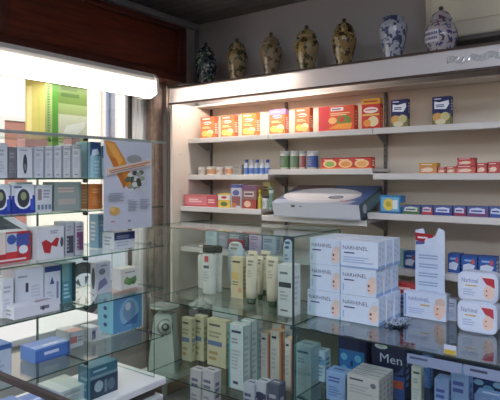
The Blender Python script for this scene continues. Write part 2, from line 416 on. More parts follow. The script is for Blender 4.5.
# ================================================================== WALL SHELVING
unit = empty('wall_shelving', (-1.8,3.9,0), 'large cream wall shelving unit with lit canopy along the back wall', 'shelving')
UO = (1.8,-3.9,0)
def up(name, mb, label=None, parent=None):
    o = mb.build(name, parent or unit)
    if parent is None: o.location = UO
    if label: o['label'] = label
    return o
cream = mat((216,204,186), .55, 0, .02, 8); shelfm = mat((214,210,206), .35, 0, .02, 8); darkm = mat((112,106,104), .5, .1); brown = mat((62,44,36), .4)
XL, XE = -3.34, .25
m = MB(); m.box((XL,YB-.02,0), (XE,YB-.001,2.40), cream); up('back_panel', m)
m = MB(); m.box((XL-.025,3.40,0), (XL,YB-.02,2.40), mat((216,206,194), .5, 0, .02, 8))
for zz in (1.35,1.62,1.95,2.2): m.lathe([(.008,0),(.008,.003)], mat((150,142,134),.5), (XL+.0,3.5,zz))
up('side_panel', m)
m = MB(); m.box((XL-.20,3.52,0), (XL-.025,YB-.02,2.40), mat((170,160,150), .6)); up('filler_panel', m)
fz0, fz1 = 2.402, 2.538
m = MB(); m.box((XL-.026,3.42,fz1-.02), (XE,YB-.001,fz1), mat((190,184,178), .5)); m.box((XL-.026,3.72,fz0), (XE,YB-.02,fz0+.010), mat((226,216,204), .5)); up('canopy', m)
m = MB(); fa = (XL-.026, 3.40, fz0); fb = (XE, 3.406, fz1)
m.add([(fa[0],fa[1],fa[2]),(fb[0],fa[1],fa[2]),(fb[0],fa[1],fb[2]),(fa[0],fa[1],fb[2]),(fa[0],fb[1],fa[2]),(fb[0],fb[1],fa[2]),(fb[0],fb[1],fb[2]),(fa[0],fb[1],fb[2])],
      [(0,1,2,3),(0,3,7,4),(1,5,6,2),(3,2,6,7),(0,4,5,1)], fascia_mat()); up('fascia', m, 'translucent white front board')
m = MB(); m.box((XL-.03,3.385,fz1-.004), (XE,3.42,fz1+.008), brown); m.box((XL-.03,3.385,fz0-.012), (XE,3.412,fz0+.002), brown); up('edge_trim', m, 'dark brown edging strips')
m = MB(); m.box((XL+.05,3.505,2.493), (-2.05,3.561,2.515), mat((230,230,230),.4)); up('lamp_housing', m)
m = MB(); m.tube((XL+.06,3.53,2.472), (-2.07,3.53,2.472), .013, emis((255,240,228), 80)); up('canopy_lamp', m, 'warm tube lamp under the canopy')
m = MB(); xa_, xb_ = x_at(447,3.39), min(x_at(503,3.39), XE-.01); n_ = 40; vs = []
for i in range(n_+1):
    for j in range(4): vs.append((xa_+(xb_-xa_)*i/n_, 3.397-.008*abs(math.sin(i*1.9+j*1.3)), 2.452+.013*j+.008*math.sin(i*.45)))
fs = [(i*4+j,(i+1)*4+j,(i+1)*4+j+1,i*4+j+1) for i in range(n_) for j in range(3)]
m.add(vs, fs, mat((226,228,230), .12, .5)); up('crumpled_tape', m, 'shiny crumpled tape on the front board')
UPX = (-3.385+.06, -2.48, -1.58, -.68, .2)
for i, ux in enumerate((-3.30,-2.48,-1.58,-.68,.2)):
    ux = max(ux, XL+.03)
    if i == 0: ux = x_at(207.6,3.94)+.06
    m = MB(); m.box((ux-.012,3.915,.1), (ux+.012,YB-.02,2.40), darkm)
    zz = .3
    while zz < 2.35: m.box((ux-.004,3.913,zz), (ux+.004,3.916,zz+.014), mat((70,66,66),.7)); zz += .05
    up('upright', m)
# shelves per bay: (x0,x1,front y,z top)
bays = [(XL+.001,-2.452), (-2.448,-1.547), (-1.543,-.682), (-.678,XE)]
SH = {0: [(3.60,2.10),(3.60,1.770),(3.50,1.490),(3.50,1.13),(3.5,.70)],
      1: [(3.60,2.10),(3.60,1.812),(3.50,1.445),(3.50,1.13),(3.5,.70)],
      2: [(3.60,2.10),(3.60,1.775),(3.50,1.500),(3.50,1.13),(3.5,.70)],
      3: [(3.60,2.10),(3.60,1.775),(3.50,1.500),(3.50,1.13),(3.5,.70)]}
for b, (x0, x1) in enumerate(bays):
    for yf, z in SH[b]:
        m = MB(); m.box((x0,yf+.002,z-.022), (x1,3.912,z), shelfm); m.box((x0,yf,z-.044), (x1,yf+.02,z-.0005), shelfm, .003)
        s = up('shelf', m)
        for bx in (x0+.045 if b == 0 else x0+.02, x1-.02) if b == 0 else (x1-.02,):
            if b == 0 and bx < -3: bx = x_at(207.6,3.94)+.06
            q = MB(); q.prism([(3.915,z-.024),(yf+.12,z-.024),(yf+.12,z-.034),(3.87,z-.10),(3.915,z-.10)], 'x', bx-.006, bx+.006, mat((150,144,140), .5))
            q.build('bracket', s)

# ---- ceramic jars on the canopy
def jar(px, pytop, label, base, spots, w_px, kind, seed):
    yf = 3.56; x = x_at(px, yf); zb = fz1+.0; zt = z_at(pytop, x, yf); hh = zt-zb; r = w_px/2/FL*depth(x, yf)
    cm = spot_mat(base, spots, seed=seed); line = mat(tuple(int(v*.45) for v in base), .3)
    e = empty('ceramic_jar', (x,yf,zb), label, 'jar', 'apothecary jars on top of the shelving')
    if kind == 'open':
        H_ = hh
        m = MB(); m.lathe([(.001,0),(r*.60,0),(r*.62,.02*H_),(r*.66,.2*H_),(r*.90,.52*H_),(r,.74*H_),(r*.97,.84*H_),(r*.78,.90*H_),(r*.70,.93*H_),(r*.76,1.0*H_),(r*.70,1.0*H_),(r*.62,.93*H_),(.001,.93*H_)], cm); m.build('body', e)
        return
    bh = hh*(.72 if kind == 'slim' else .70)
    if kind == 'slim': pr = [(.001,0),(.52,0),(.56,.03),(.60,.16),(.82,.48),(.98,.72),(1.0,.82),(.90,.92),(.72,.97),(.70,1.0),(.001,1.0)]
    elif kind == 'egg': pr = [(.001,0),(.62,0),(.60,.03),(.68,.15),(.92,.45),(1.0,.68),(.94,.86),(.72,.96),(.66,1.0),(.001,1.0)]
    else: pr = [(.001,0),(.58,0),(.62,.05),(.86,.25),(1.0,.52),(.97,.72),(.80,.88),(.58,.95),(.56,1.0),(.001,1.0)]
    m = MB(); m.lathe([(q*r, z*bh) for q, z in pr], cm)
    m.lathe([(r*.60,bh*.025),(r*.645,bh*.035),(r*.62,bh*.05)], line)
    m.build('body', e)
    lr = r*(.80 if kind != 'globe' else .66)
    m = MB(); lh = hh-bh
    m.lathe([(lr*.9,0),(lr,.03*lh),(lr,.14*lh),(lr*.90,.17*lh),(lr*.88,.30*lh),(lr*.74,.46*lh),(lr*.48,.60*lh),(lr*.20,.69*lh),(.001,.69*lh)], cm, (0,0,bh))
    ld = m.build('lid', e)
    m = MB(); m.lathe([(.001,.68*lh),(lr*.14,.70*lh),(lr*.22,.80*lh),(lr*.20,.92*lh),(.001,1.0*lh)], line, (0,0,bh)); m.build('knob', ld)
    if kind == 'globe':                    # white cartouche with two lines of lettering
        m = MB(); cz = bh*.52; a0 = -math.pi/2-.35
        def P(u, v, ee): a = a0-.5+u*1.0; zz = cz+(v-.5)*bh*.34; return ((r*1.01+ee)*math.cos(a), (r*1.01+ee)*math.sin(a), zz)
        for i in range(6): prints(m, lambda u,v,ee,i=i: P((i+u)/6, v, ee), [('r',0,0,1,1,(206,204,214))])
        for i in range(8):
            prints(m, lambda u,v,ee,i=i: P((i+u+.5)/9, v, ee+.001), [('r',.15,.58,.8,.82,(70,60,110)), ('r',.1,.2,.75,.42,(70,60,110))])
        m.build('cartouche', e)
jar(206,42,'dark blue-green lidded ceramic jar, nearest the wooden valance',(64,76,72),[((26,36,56),.50,1.6),((140,150,130),.56,2.2)],22,'egg',1)
jar(237,38,'cream ceramic jar with green leaves and tall lid, second from the corner',(150,130,96),[((66,70,44),.53,1.6),((150,110,50),.62,2.2)],22,'slim',2)
jar(271,32,'beige ceramic jar with brown bands and domed lid, third from the corner',(146,126,100),[((96,76,48),.55,1.5),((96,100,80),.62,2)],22,'slim',3)
jar(306.5,25,'yellowish ceramic jar with bold green foliage and lid, fourth from the corner',(158,138,98),[((66,64,36),.54,1.4),((160,128,60),.6,2)],25,'slim',4)
jar(344,18,'ochre ceramic jar with dark brown leaves and lid, beside the lidless blue-white one',(140,112,66),[((58,46,26),.52,1.5),((190,176,140),.6,2)],25,'slim',5)
jar(393,18,'blue and white ceramic jar without a lid, flat-topped',(176,180,190),[((74,84,110),.52,1.8),((90,104,140),.6,2.4)],28,'open',6)
jar(441,6,'round white ceramic jar with lettered panel and stepped lid, far right',(180,172,176),[((96,70,80),.56,2.2),((70,76,120),.58,1.8)],32,'globe',7)

# ---- air conditioner high on the back wall
ax0, ax1 = x_at(425,YB-.21), x_at(425,YB-.21)+1.0
ac = empty('air_conditioner', ((ax0+ax1)/2,YB,2.85), 'cream wall-mounted air conditioner near the ceiling at right', 'air conditioner')
ALO = (-(ax0+ax1)/2,-YB,-2.85)
acm = mat((222,212,190), .5, 0, .03); 
m = MB(); m.box((ax0,YB-.21,2.70), (ax1,YB-.001,3.10), acm, .015); m.build('body', ac).location = ALO
m = MB(); m.box((ax0+.05,YB-.222,2.80), (ax1-.05,YB-.21,3.06), mat((232,224,200), .5), .005); m.build('front_grille', ac).location = ALO
m = MB(); m.box((ax0+.03,YB-.20,2.672), (ax1-.03,YB-.06,2.70), mat((96,90,82), .5)); m.build('louvre', ac).location = ALO
m = MB(); m.box((ax0+.12,YB-.05,2.58), (XE,YB-.001,2.63), mat((140,134,130), .5), .006)
tag(m.build('cable_duct'), 'grey cable duct running along the wall below the air conditioner', 'duct')

# ---- shelf 1: baby cereal cartons
ZS = 2.10; y1 = 3.66
OR = (226,110,56)
G = 'baby food cartons on the top shelf'
def cer(px0,px1,pt,lab,des,dep=.06): place_y('cereal_carton', lab, 'carton', px0, px1, pt, y1, ZS, dep, des, G)
cer(200.5,214.3,117,'orange cereal carton at the left end of the top shelf', d_cereal((216,116,68),(206,90,60)))
cer(220.5,234.3,115.5,'orange cereal carton with pale yellow bowls, second from left on the top shelf', d_cereal((218,124,72),(210,96,60)))
cer(241.5,256.3,113.5,'orange cereal carton with an amber top band, left of the purple-topped one', d_cereal((220,132,70),(212,128,56)))
cer(269,285.3,109.5,'cereal carton with a purple upper half on the top shelf', d_cereal((218,124,72),(172,128,190),(226,204,232)))
cer(294.5,309.8,108,'orange cereal carton just right of the purple-topped one', d_cereal((216,118,70),(210,104,66)))
def d_wide(w, d, h):
    F = [('r',0,0,.30,1,(206,56,62)), ('r',.35,.80,.70,.94,(245,235,235)), ('l',.38,.83,.68,.91,1,(60,60,110)), ('e',.40,.42,.12,.14,(250,190,120)), ('e',.72,.40,.20,.22,(120,130,50)),
         ('p',[(.28,.10),(.9,.06),(.95,.30),(.55,.28)],(244,160,60)), ('e',.66,.44,.07,.1,(210,60,50)), ('l',.34,.60,.9,.74,2,(250,200,150))]
    return carton_mesh(w, d, h, (222,84,50), F, [('l',.2,.2,.8,.8,5,(250,200,150))], [], ())
place_y('pasta_carton', 'wide red and orange carton with vegetables pictured on the top shelf', 'carton', 318.5, 354.5, 106, y1, ZS, .07, d_wide, G)
def d_yr(w, d, h):
    F = [('r',0,.82,1,1,(236,178,50)), ('l',.12,.86,.88,.95,1,(180,50,40)), ('e',.5,.62,.4,.1,(245,235,230)), ('l',.2,.6,.8,.66,1,(200,50,50)), ('e',.62,.25,.3,.17,(240,215,170)), ('e',.3,.2,.2,.12,(230,150,60)), ('r',.04,.44,.96,.50,(240,190,90))]
    return carton_mesh(w, d, h, (206,54,44), F, [('r',0,.82,1,1,(236,178,50)), ('l',.2,.2,.8,.7,5,(240,190,90))])
cer(361.5,380.3,98.5,'yellow-topped red carton with a bowl on the top shelf', d_yr)
cer(390.5,407.8,99.5,'navy blue cereal carton on the top shelf, left one of two', d_blue_cereal(),.05)
cer(432,450.8,96.5,'navy blue cereal carton on the top shelf, right one standing alone', d_blue_cereal(),.06)

# ---- round tubs and bottles
def tub(name, label, cat, px0, px1, pt, yf, zs, body, lid, group=None, band=None, lidh=.18, cap_r=1.0, taper=1.0):
    x0 = x_at(px0, yf); x1 = x_at(px1, yf); r = (x1-x0)/2-.001; x = (x0+x1)/2; hh = z_at(pt, x, yf)-zs
    e = empty(name, (x,yf+r,zs), label, cat, group)
    m = MB(); bh = hh*(1-lidh)
    m.lathe([(r*.9,0),(r,.03*bh),(r,.97*bh if taper == 1 else .62*bh)]+([(r*.92,bh)] if taper == 1 else [(r*.92,.74*bh),(r*cap_r*.9,.88*bh),(r*cap_r*.85,bh)]), mat(body,.35), n=20); m.build('body', e)
    m = MB(); cr = r*cap_r; m.lathe([(cr,0),(cr,.9*hh*lidh),(cr*.88,hh*lidh)], mat(lid,.35), (0,0,bh), n=20); m.build('lid', e)
    if band:
        m = MB(); zz = bh*(.12 if taper == 1 else .08); zt = bh*(.85 if taper == 1 else .55)
        m.lathe([(r*1.012,zz),(r*1.012,zt)], mat(band,.4), n=20)
        m.f = m.f[:-2]; m.m = m.m[:-2]; m.sm = m.sm[:-2]
        a = -2.3
        for i in range(4): 
            z2 = zz+(zt-zz)*(.2+.17*i); m.add([((r*1.03)*math.cos(a+k*.25), (r*1.03)*math.sin(a+k*.25), z2+dz) for dz in (0,.08*(zt-zz)) for k in range(5)], [(k,k+1,k+6,k+5) for k in range(4)], mat((140,140,150),.4))
        m.build('label_band', e)
    return e
G2 = 'small tubs and bottles on the middle shelf'
tub('cream_tub','pale tub at the left end of the second shelf','tub',196.5,203.5,167,3.64,1.77,(226,220,212),(228,224,216),G2,(214,206,196))
tub('cream_tub','tub with an orange label, first of two, second shelf left','tub',204,213.5,166.5,3.64,1.77,(230,224,214),(232,226,214),G2,(222,164,110))
tub('cream_tub','whitish tub between the two orange-labelled tubs','tub',214,221.5,167,3.64,1.77,(228,224,220),(230,226,222),G2,(220,206,190))
tub('cream_tub','tub with an orange label, beside the grey carton','tub',222,231.5,166,3.64,1.77,(230,224,214),(230,224,212),G2,(218,156,104))
place_y('medicine_carton','small grey-beige carton on the second shelf between tubs and bottles','carton',232.5,241.5,164.5,3.66,1.77,.08,d_plain((170,164,158),(120,116,112)),G2)
bc = [((225,230,240),(60,90,170)),((228,230,236),(210,214,224)),((224,228,238),(70,100,180)),((228,230,236),(214,218,228)),((222,226,238),(60,86,160))]
bl = ['leftmost of the row, blue cap','second in the row, white cap','middle of the row, blue cap','fourth in the row, white cap','rightmost of the row, blue cap']
for i, (a, b) in enumerate(bc):
    tub('bottle','small white bottle on the second shelf, '+bl[i],'bottle',242.5+i*5.3,247.4+i*5.3,159.5,3.64,1.77,a,b,G2,(90,130,200),.2,.62,.9)
G3 = 'baby food jars on the raised second shelf'
for px0,px1,c,l,lab in ((278,287,(96,130,86),(200,206,196),'green-labelled jar at the left end of the raised shelf'),(288,297,(110,140,100),(204,208,200),'green-labelled jar next to the red-labelled jar'),
                        (298,304,(170,96,90),(190,190,190),'narrow jar with a dull red label'),(305,315,(70,96,160),(210,214,222),'jar with a blue and white label, right of the jars')):
    tub('baby_food_jar',lab,'jar',px0,px1,151,3.62,1.812,(206,204,196),l,G3,c,.14)
def d_three(w, d, h):
    F = [('r',0,0,1,.12,(236,120,60)), ('r',0,.9,1,1,(170,40,36))]
    for i, c in enumerate(((150,180,90),(235,150,80),(240,170,100))):
        F += [('e',.18+.32*i,.45,.14,.36,(246,206,150)), ('e',.18+.32*i,.42,.10,.24,c), ('l',.06+.32*i,.74,.28+.32*i,.86,1,(250,225,190))]
    return carton_mesh(w, d, h, (206,62,44), F, [('l',.2,.2,.8,.8,3,(250,220,180))])
place_y('biscuit_carton','long low red carton with three round pictures on the raised shelf','carton',321,371.5,157.5,3.63,1.812,.07,d_three)
# bay 3, second shelf
G4 = 'small red and orange cartons on the second shelf at right'
def small(px0,px1,pt,lab,base,acc,zs=1.775,h=None):
    def f(w,d,hh):
        F=[('r',0,.72,1,1,acc),('e',.5,.35,.3,.22,(240,215,190)),('l',.1,.78,.9,.92,1,(250,240,230)),('l',.1,.1,.4,.5,2,(240,220,200))]
        return carton_mesh(w,d,hh,base,F,F[:1],F[:1],[('r',.0,.0,1,1,acc)])
    return place_y('baby_food_carton',lab,'carton',px0,px1,pt,3.64,zs,.08,f,G4,h=h)
small(419,437,163,'small yellow-topped carton, leftmost of the red and orange ones',(214,150,90),(210,160,50))
small(437.5,446,167,'small red carton next to the yellow-topped one',(200,110,90),(190,70,60))
small(446.5,455.5,166.5,'small pinkish-red carton below and left of the stacked ones',(214,140,120),(196,84,74))
a = small(456,475.5,165.2,'small red carton at the bottom of the two-high stack',(210,110,96),(190,60,60))
zt = z_at(165.2, x_at(466,3.64), 3.64)
small(457,474.5,157.8,'small red carton at the top of the two-high stack',(206,86,80),(184,50,54),zt+.0005)
small(476.5,487,163,'red carton just right of the two-high stack',(208,104,92),(200,80,70))
small(488,499,162,'red carton at the right edge of the second shelf',(206,90,84),(190,66,62))
# ---- shelf 3 left bay
G5 = 'packets on the third shelf at left'
def d_pinkc(w,d,h):
    F=[('r',0,.86,1,1,(206,110,112)),('r',0,0,1,.12,(190,70,84)),('l',.15,.35,.6,.7,2,(244,210,210)),('r',.70,.0,1,1,(196,84,96)),('l',.74,.3,.96,.7,2,(240,200,190))]
    return carton_mesh(w,d,h,(216,124,130),F,(),[('r',0,.0,1,1,(190,64,80))],[('r',0,0,1,1,(214,130,130))])
place_y('tissue_carton','long pink carton at the left end of the third shelf','carton',184,217,195,3.53,1.49,.12,d_pinkc,G5)
def d_yel(w,d,h): return carton_mesh(w,d,h,(222,190,70),[('r',0,.55,1,.9,(236,232,224)),('e',.5,.72,.25,.1,(200,60,60)),('e',.5,.25,.3,.16,(90,110,60))],[('r',0,.5,1,1,(230,220,200))])
place_y('medicine_carton','yellow and white carton beside the long pink one','carton',218,230,193.5,3.53,1.49,.08,d_yel,G5)
def d_tin(w,d,h): return carton_mesh(w,d,h,(200,200,212),[('r',0,.86,1,1,(70,80,150)),('r',.1,.1,.9,.5,(150,90,90)),('e',.5,.65,.3,.12,(90,100,160)),('r',.1,.02,.5,.22,(190,120,70))],[('r',0,.86,1,1,(70,80,150))])
place_y('milk_powder_carton','blue-topped carton on the third shelf','carton',230.5,241.5,184.5,3.53,1.49,.09,d_tin,G5)
def d_rb(w,d,h): return carton_mesh(w,d,h,(150,110,104),[('r',0,.78,1,1,(120,80,110)),('r',.15,.52,.85,.74,(214,200,196)),('r',0,0,1,.4,(170,70,60)),('e',.4,.2,.25,.14,(230,190,160)),('l',.2,.56,.8,.7,1,(90,60,60))],[('r',0,.0,1,.4,(150,60,56))])
place_y('milk_powder_carton','brownish red carton with a pale label on the third shelf','carton',242,256,185.5,3.53,1.49,.09,d_rb,G5)
tub('bottle','small yellow-green bottle on the third shelf','bottle',256.6,260.6,190,3.54,1.49,(196,184,80),(190,170,60),G5,None,.2,.7,.9)
tub('bottle','small white bottle with a dark lid on the third shelf','bottle',261,267,195.5,3.52,1.49,(214,214,214),(60,50,66),G5,(206,206,206),.2,.9)
place_y('medicine_carton','olive-brown carton behind the dark-lidded bottle','carton',262.5,270,181.5,3.66,1.49,.08,d_plain((166,150,96),(90,84,60)),G5)

# ---- bay 2: baby-bath box leaning forward
BW = x_at(360,3.42)-x_at(273,3.42); bx = (x_at(360,3.42)+x_at(273,3.42))/2
T = R(17)
def bathbox():
    w, d, h = BW, .43, .115; m = MB(); m.box((-w/2,0,0), (w/2,d,h), mat((206,209,216), .35, 0, .03), .003)
    prints(m, lambda u,v,e: (-w/2+u*w, v*d, h+e),
      [('r',0,.0,1,1,(84,98,130)), ('r',.0,.72,.5,1,(110,84,84)), ('r',.5,.84,.75,1,(90,110,150)), ('r',.88,0,1,1,(72,94,144)), ('p',[(0,0),(.88,0),(.93,.18),(0,.18)],(170,178,196)),
       ('e',.46,.44,.45,.40,(206,206,210)), ('e',.46,.48,.40,.32,(220,219,222)), ('e',.66,.34,.085,.085,(76,80,92)), ('e',.66,.345,.06,.05,(150,156,168)), ('l',.76,.10,.86,.2,1,(190,120,120))])
    prints(m, lambda u,v,e: (-w/2+u*w, -e, v*h), [('r',.235,.70,.28,.86,(90,90,100)), ('l',.33,.70,.38,.84,1,(150,150,160)), ('r',0,0,1,.08,(180,184,194))])
    prints(m, lambda u,v,e: (w/2+e, u*d, v*h), [('r',0,0,1,1,(70,94,104)), ('r',.3,.2,.9,.8,(96,130,130)), ('e',.2,.5,.08,.3,(190,196,200))])
    return m
o = bathbox().build('scale_carton', loc=(bx,3.435,1.447), rx=T)
tag(o, 'large flat carton picturing a white oval baby scale, tilted on the third shelf', 'carton')
m = carton_mesh(.60,.28,.045,(150,140,130),[('l',.1,.2,.9,.8,2,(110,100,96))])
tag(m.build('carton', loc=(bx,3.62,1.446)), 'flat brown carton propping up the large tilted carton', 'carton')
place_y('medicine_carton','orange carton behind the left corner of the large tilted carton','carton',274.5,284,187,3.80,1.64,.04,d_plain((214,120,70),(250,220,190)),'cartons behind the tilted carton',h=.09) if False else None
tub('bottle','white and green bottle left of the large tilted carton','bottle',267.9,271.9,187,3.50,1.49,(206,214,206),(90,140,120),G5,(120,160,140),.15,.8)
# ---- bay 3 shelf 3
def d_sun(w,d,h): return carton_mesh(w,d,h,(40,120,176),[('r',.08,.12,.92,.9,(120,180,205)),('e',.42,.5,.24,.34,(236,206,90)),('e',.42,.52,.12,.16,(190,170,70)),('r',.62,.25,.85,.75,(225,232,236)),('r',0,0,1,.12,(36,100,160))],[('r',0,.4,1,.6,(236,206,90))])
place_y('wafer_carton','blue carton with a yellow sun shape on the third shelf','carton',379.5,401,195.5,3.52,1.50,.09,d_sun)
cols = [((90,120,60),(210,220,200)),((190,70,70),(220,200,210)),((60,70,140),(214,222,240)),((150,60,80),(214,214,230)),((120,70,110),(200,210,235)),((70,90,160),(210,220,240))]
labs = ['green and white, touching the sun carton','red and white, second after the sun carton','blue with white lettering shapes, third after the sun carton','narrow with dark red patch, fourth after the sun carton','blue with a pale panel, second from the right edge','blue, cut by the right edge of the picture']
for i, (a, b) in enumerate(((402,420.5),(421,433),(433.5,452.5),(453,466),(466.5,488.5),(489,503))):
    c, w2 = cols[i]
    def f(w,d,h,c=c,w2=w2): return carton_mesh(w,d,h,(84,98,150),[('r',.04,.05,.96,.30,c),('p',[(.1,.35),(.85,.3),(.95,.7),(.5,.85),(.15,.75)],w2),('l',.2,.42,.75,.66,1,(60,70,130)),('e',.9,.5,.06,.3,c)],[('r',0,0,1,.3,c)],[('r',0,0,1,.3,c)])
    place_y('snack_carton','low carton on the third shelf, '+labs[i],'carton',a,b,205.2+i*.25,3.53,1.50,.08,f,'row of low blue cartons on the third shelf')
# ---- fourth shelf
G6 = 'blue packs on the fourth shelf'
def d_bw(w,d,h): return carton_mesh(w,d,h,(52,92,164),[('p',[(.1,.2),(.7,.15),(.9,.5),(.5,.6),(.12,.5)],(214,224,238)),('l',.2,.66,.8,.84,1,(150,190,230)),('e',.75,.7,.12,.14,(200,90,90))],[('l',.2,.2,.8,.8,3,(200,214,236))],[('l',.2,.2,.8,.8,3,(200,214,236))])
for a,b,t,l in ((404,416,252,'blue pack on the fourth shelf, left of the folded card'),(447.5,460,254,'blue pack just right of the folded card'),(461,477,256,'blue pack above the gap between the oval tubs'),(478,496,257,'rightmost blue pack on the fourth shelf')):
    place_y('wipes_pack',l,'carton',a,b,t,3.56,1.13,.10,d_bw,G6)
place_y('wipes_pack','pale green pack at the left end of the blue packs','carton',393,403.5,250,3.56,1.13,.10,d_plain((160,196,190),(90,130,130)),G6)
place_y('medicine_carton','light blue carton on the fourth shelf behind the white lotion bottles','carton',205.5,217,229,3.56,1.13,.09,d_plain((160,190,204),(110,140,160)),'cartons on the fourth shelf at left')
place_y('medicine_carton','dark blue-grey carton on the fourth shelf above the red-capped tube','carton',228,243.5,231.5,3.56,1.13,.09,d_plain((104,116,138),(180,190,210)),'cartons on the fourth shelf at left')
place_y('medicine_carton','bluish carton between the light and dark ones on the fourth shelf','carton',218,227.5,233,3.58,1.13,.09,d_plain((120,134,160),(170,180,200)),'cartons on the fourth shelf at left')
place_y('medicine_carton','lilac carton on the fourth shelf above the cream tubes','carton',249,261.5,233,3.56,1.13,.08,d_plain((186,166,204),(120,90,150)),'cartons on the fourth shelf at left')
place_y('medicine_carton','pale blue carton right of the lilac one','carton',262.5,276,236,3.56,1.13,.08,d_plain((180,190,212),(110,120,160)),'cartons on the fourth shelf at left')

# ================================================================== GLASS CABINET (front left of shelving)
Y1 = 2.70; Y1B = 3.32; CXL, CXR = -2.908, -1.658
ZT, ZM, ZL = 1.397, .867, .327
cab = empty('glass_cabinet', ((CXL+CXR)/2,3.0,0), 'tall frameless glass display cabinet holding lotions and creams', 'display cabinet')
CO = (-(CXL+CXR)/2,-3.0,0)
g = .008
def gpane(name, a, b, parent, off, label=None):
    m = MB(); m.box(a, b, GLASS, 0, GLASS_EDGE); o = m.build(name, parent); o.location = off
    if label: o['label'] = label
    return o
gpane('glass_top', (CXL,Y1,ZT-g), (CXR,Y1B,ZT), cab, CO)
gpane('glass_front', (CXL+g,Y1,.09), (CXR-g,Y1+g,ZT-g-.001), cab, CO)
gpane('glass_side', (CXL,Y1,.09), (CXL+g-.001,Y1B,ZT-g-.001), cab, CO)
gpane('glass_side', (CXR-g+.001,Y1,.09), (CXR,Y1B,ZT-g-.001), cab, CO)
gpane('glass_back', (CXL+g,Y1B-g,.09), (CXR-g,Y1B,ZT-g-.001), cab, CO)
gpane('glass_shelf', (CXL+g,Y1+g+.001,ZM-g), (CXR-g,Y1B-g-.001,ZM), cab, CO)
gpane('glass_shelf', (CXL+g,Y1+g+.001,ZL-g), (CXR-g,Y1B-g-.001,ZL), cab, CO)
def clips(parent, off, pts):
    for p in pts:
        m = MB(); m.tube((p[0]-.012,p[1],p[2]), (p[0]+.012,p[1],p[2]), .009, mat((60,62,66), .35, .6)); m.build('clip', parent).location = off
clips(cab, CO, [(CXL+.02,Y1+.02,ZT-.02), (CXL+.02,Y1+.02,ZL-.02), (CXL+.02,Y1+.3,ZM-.02), (CXR-.02,Y1+.02,ZM-.02)])
m = MB(); m.box((CXL,Y1,0), (CXR-.001,Y1B,.085), mat((120,116,114), .5), .003); m.build('base', cab).location = CO
m = MB(); m.box((CXR-.006,Y1-.004,.09), (CXR+.004,Y1+.006,ZT), mat((46,60,60), .3)); m.build('corner_strip', cab).location = CO

GT = 'toiletries on the upper shelf of the glass cabinet'
# lotion bottles
def lotion(px0,px1,pt,yf,lab,cap=(22,42,30),pump=False,logo=True):
    x0=x_at(px0,yf); x1=x_at(px1,yf); w=x1-x0-.004; x=(x0+x1)/2; hh=z_at(pt,x,yf)-ZM
    e=empty('lotion_bottle',(x,yf+w*.3,ZM),lab,'bottle',GT)
    bh=hh*(.86 if not pump else .80); r=w/2
    m=MB(); m.lathe([(.001,0),(r*.82,0),(r*.9,.02*bh),(r*.88,.35*bh),(r,.80*bh),(r*.92,.95*bh),(r*.6,bh),(.001,bh)],mat((222,222,220),.3),sy=.58); m.build('body',e)
    if logo:
        q=MB()
        prints(q,lambda u,v,ee:(-r*.55+u*r*1.1,-r*.585-ee,v*bh),[('r',.25,.78,.78,.92,(196,44,44)),('l',.12,.60,.88,.72,1,(80,80,90)),('l',.12,.30,.88,.56,4,(190,190,194))]); q.build('front_label',e)
    m=MB()
    if pump:
        m.lathe([(r*.5,0),(r*.5,.4*(hh-bh)),(r*.15,.45*(hh-bh)),(r*.15,.8*(hh-bh))],mat((214,216,214),.3),(0,0,bh)); m.box((-r*.75,-r*.14,bh+.8*(hh-bh)),(r*.3,r*.14,hh),mat((214,216,214),.3),.004)
        m.build('pump',e)
    else:
        m.lathe([(r*.93,0),(r*.95,.1*(hh-bh)),(r*.95,.8*(hh-bh)),(r*.85,hh-bh)],mat(cap,.75,0,.06,30,.2),(0,0,bh),sy=.6); m.build('cap',e)
    return e
lotion(195.5,205.5,246,3.18,'white lotion bottle with a pump top, left of the dark-capped bottles',pump=True,logo=False)
lotion(199.5,213,246,3.04,'white lotion bottle with dark green cap and red logo, frontmost')
lotion(210.5,220,246,3.15,'white lotion bottle with dark cap, partly behind the red-logo bottle',logo=False)
# tubes standing on their caps
def cap_tube(px0,px1,pt,yf,lab,body,cap,top=None,zb=ZM,name='cream_tube',grp=GT,ink=(150,140,130)):
    x0=x_at(px0,yf); x1=x_at(px1,yf); w=x1-x0-.003; x=(x0+x1)/2; hh=z_at(pt,x,yf)-zb
    e=empty(name,(x,yf+w*.25,zb),lab,'tube',grp); r=w/2; ch=hh*.13
    m=MB(); m.lathe([(r*.62,0),(r*.66,ch)],mat(cap,.35),sy=.8,n=20); m.build('cap',e)
    m=MB(); n=20; vs=[]; fs=[]
    lev=[(0,.72,.72),(.15,.86,.74),(.5,.98,.50),(.85,1,.20),(1,1,.06)]
    for z,a,b in lev:
        for i in range(n):
            t=2*math.pi*i/n; vs.append((r*a*math.cos(t),r*b*math.sin(t),ch+z*(hh-ch)))
    for j in range(len(lev)-1):
        for i in range(n): fs.append((j*n+i,j*n+(i+1)%n,(j+1)*n+(i+1)%n,(j+1)*n+i))
    fs+= [tuple(reversed(range(n))),tuple(range((len(lev)-1)*n,len(lev)*n))]
    m.add(vs,fs,mat(body,.4),True)
    def P(u,v,ee): 
        q=.5+v*.48; b=.50-(q-.5)*.86
        return (-r*.62+u*r*1.24,-r*b*.9-.004-ee,ch+q*(hh-ch))
    o=m.build('body',e)
    q=MB(); prints(q,P,[('l',.1,.55,.9,.9,2,ink),('l',.15,.0,.8,.4,3,tuple((a+b)//2 for a,b in zip(ink,body)))]); q.build('printed_label',e)
    if top:
        q=MB(); q.box((-r*1.0,-r*.1,hh-.16*hh),(r*1.0,r*.1,hh+.002),mat(top,.4),.002); q.build('crimped_end',e)
cap_tube(225,241.5,240,3.22,'pale blue tube with a dark red crimped end behind the beige carton',(196,210,222),(214,220,226),(140,40,60))
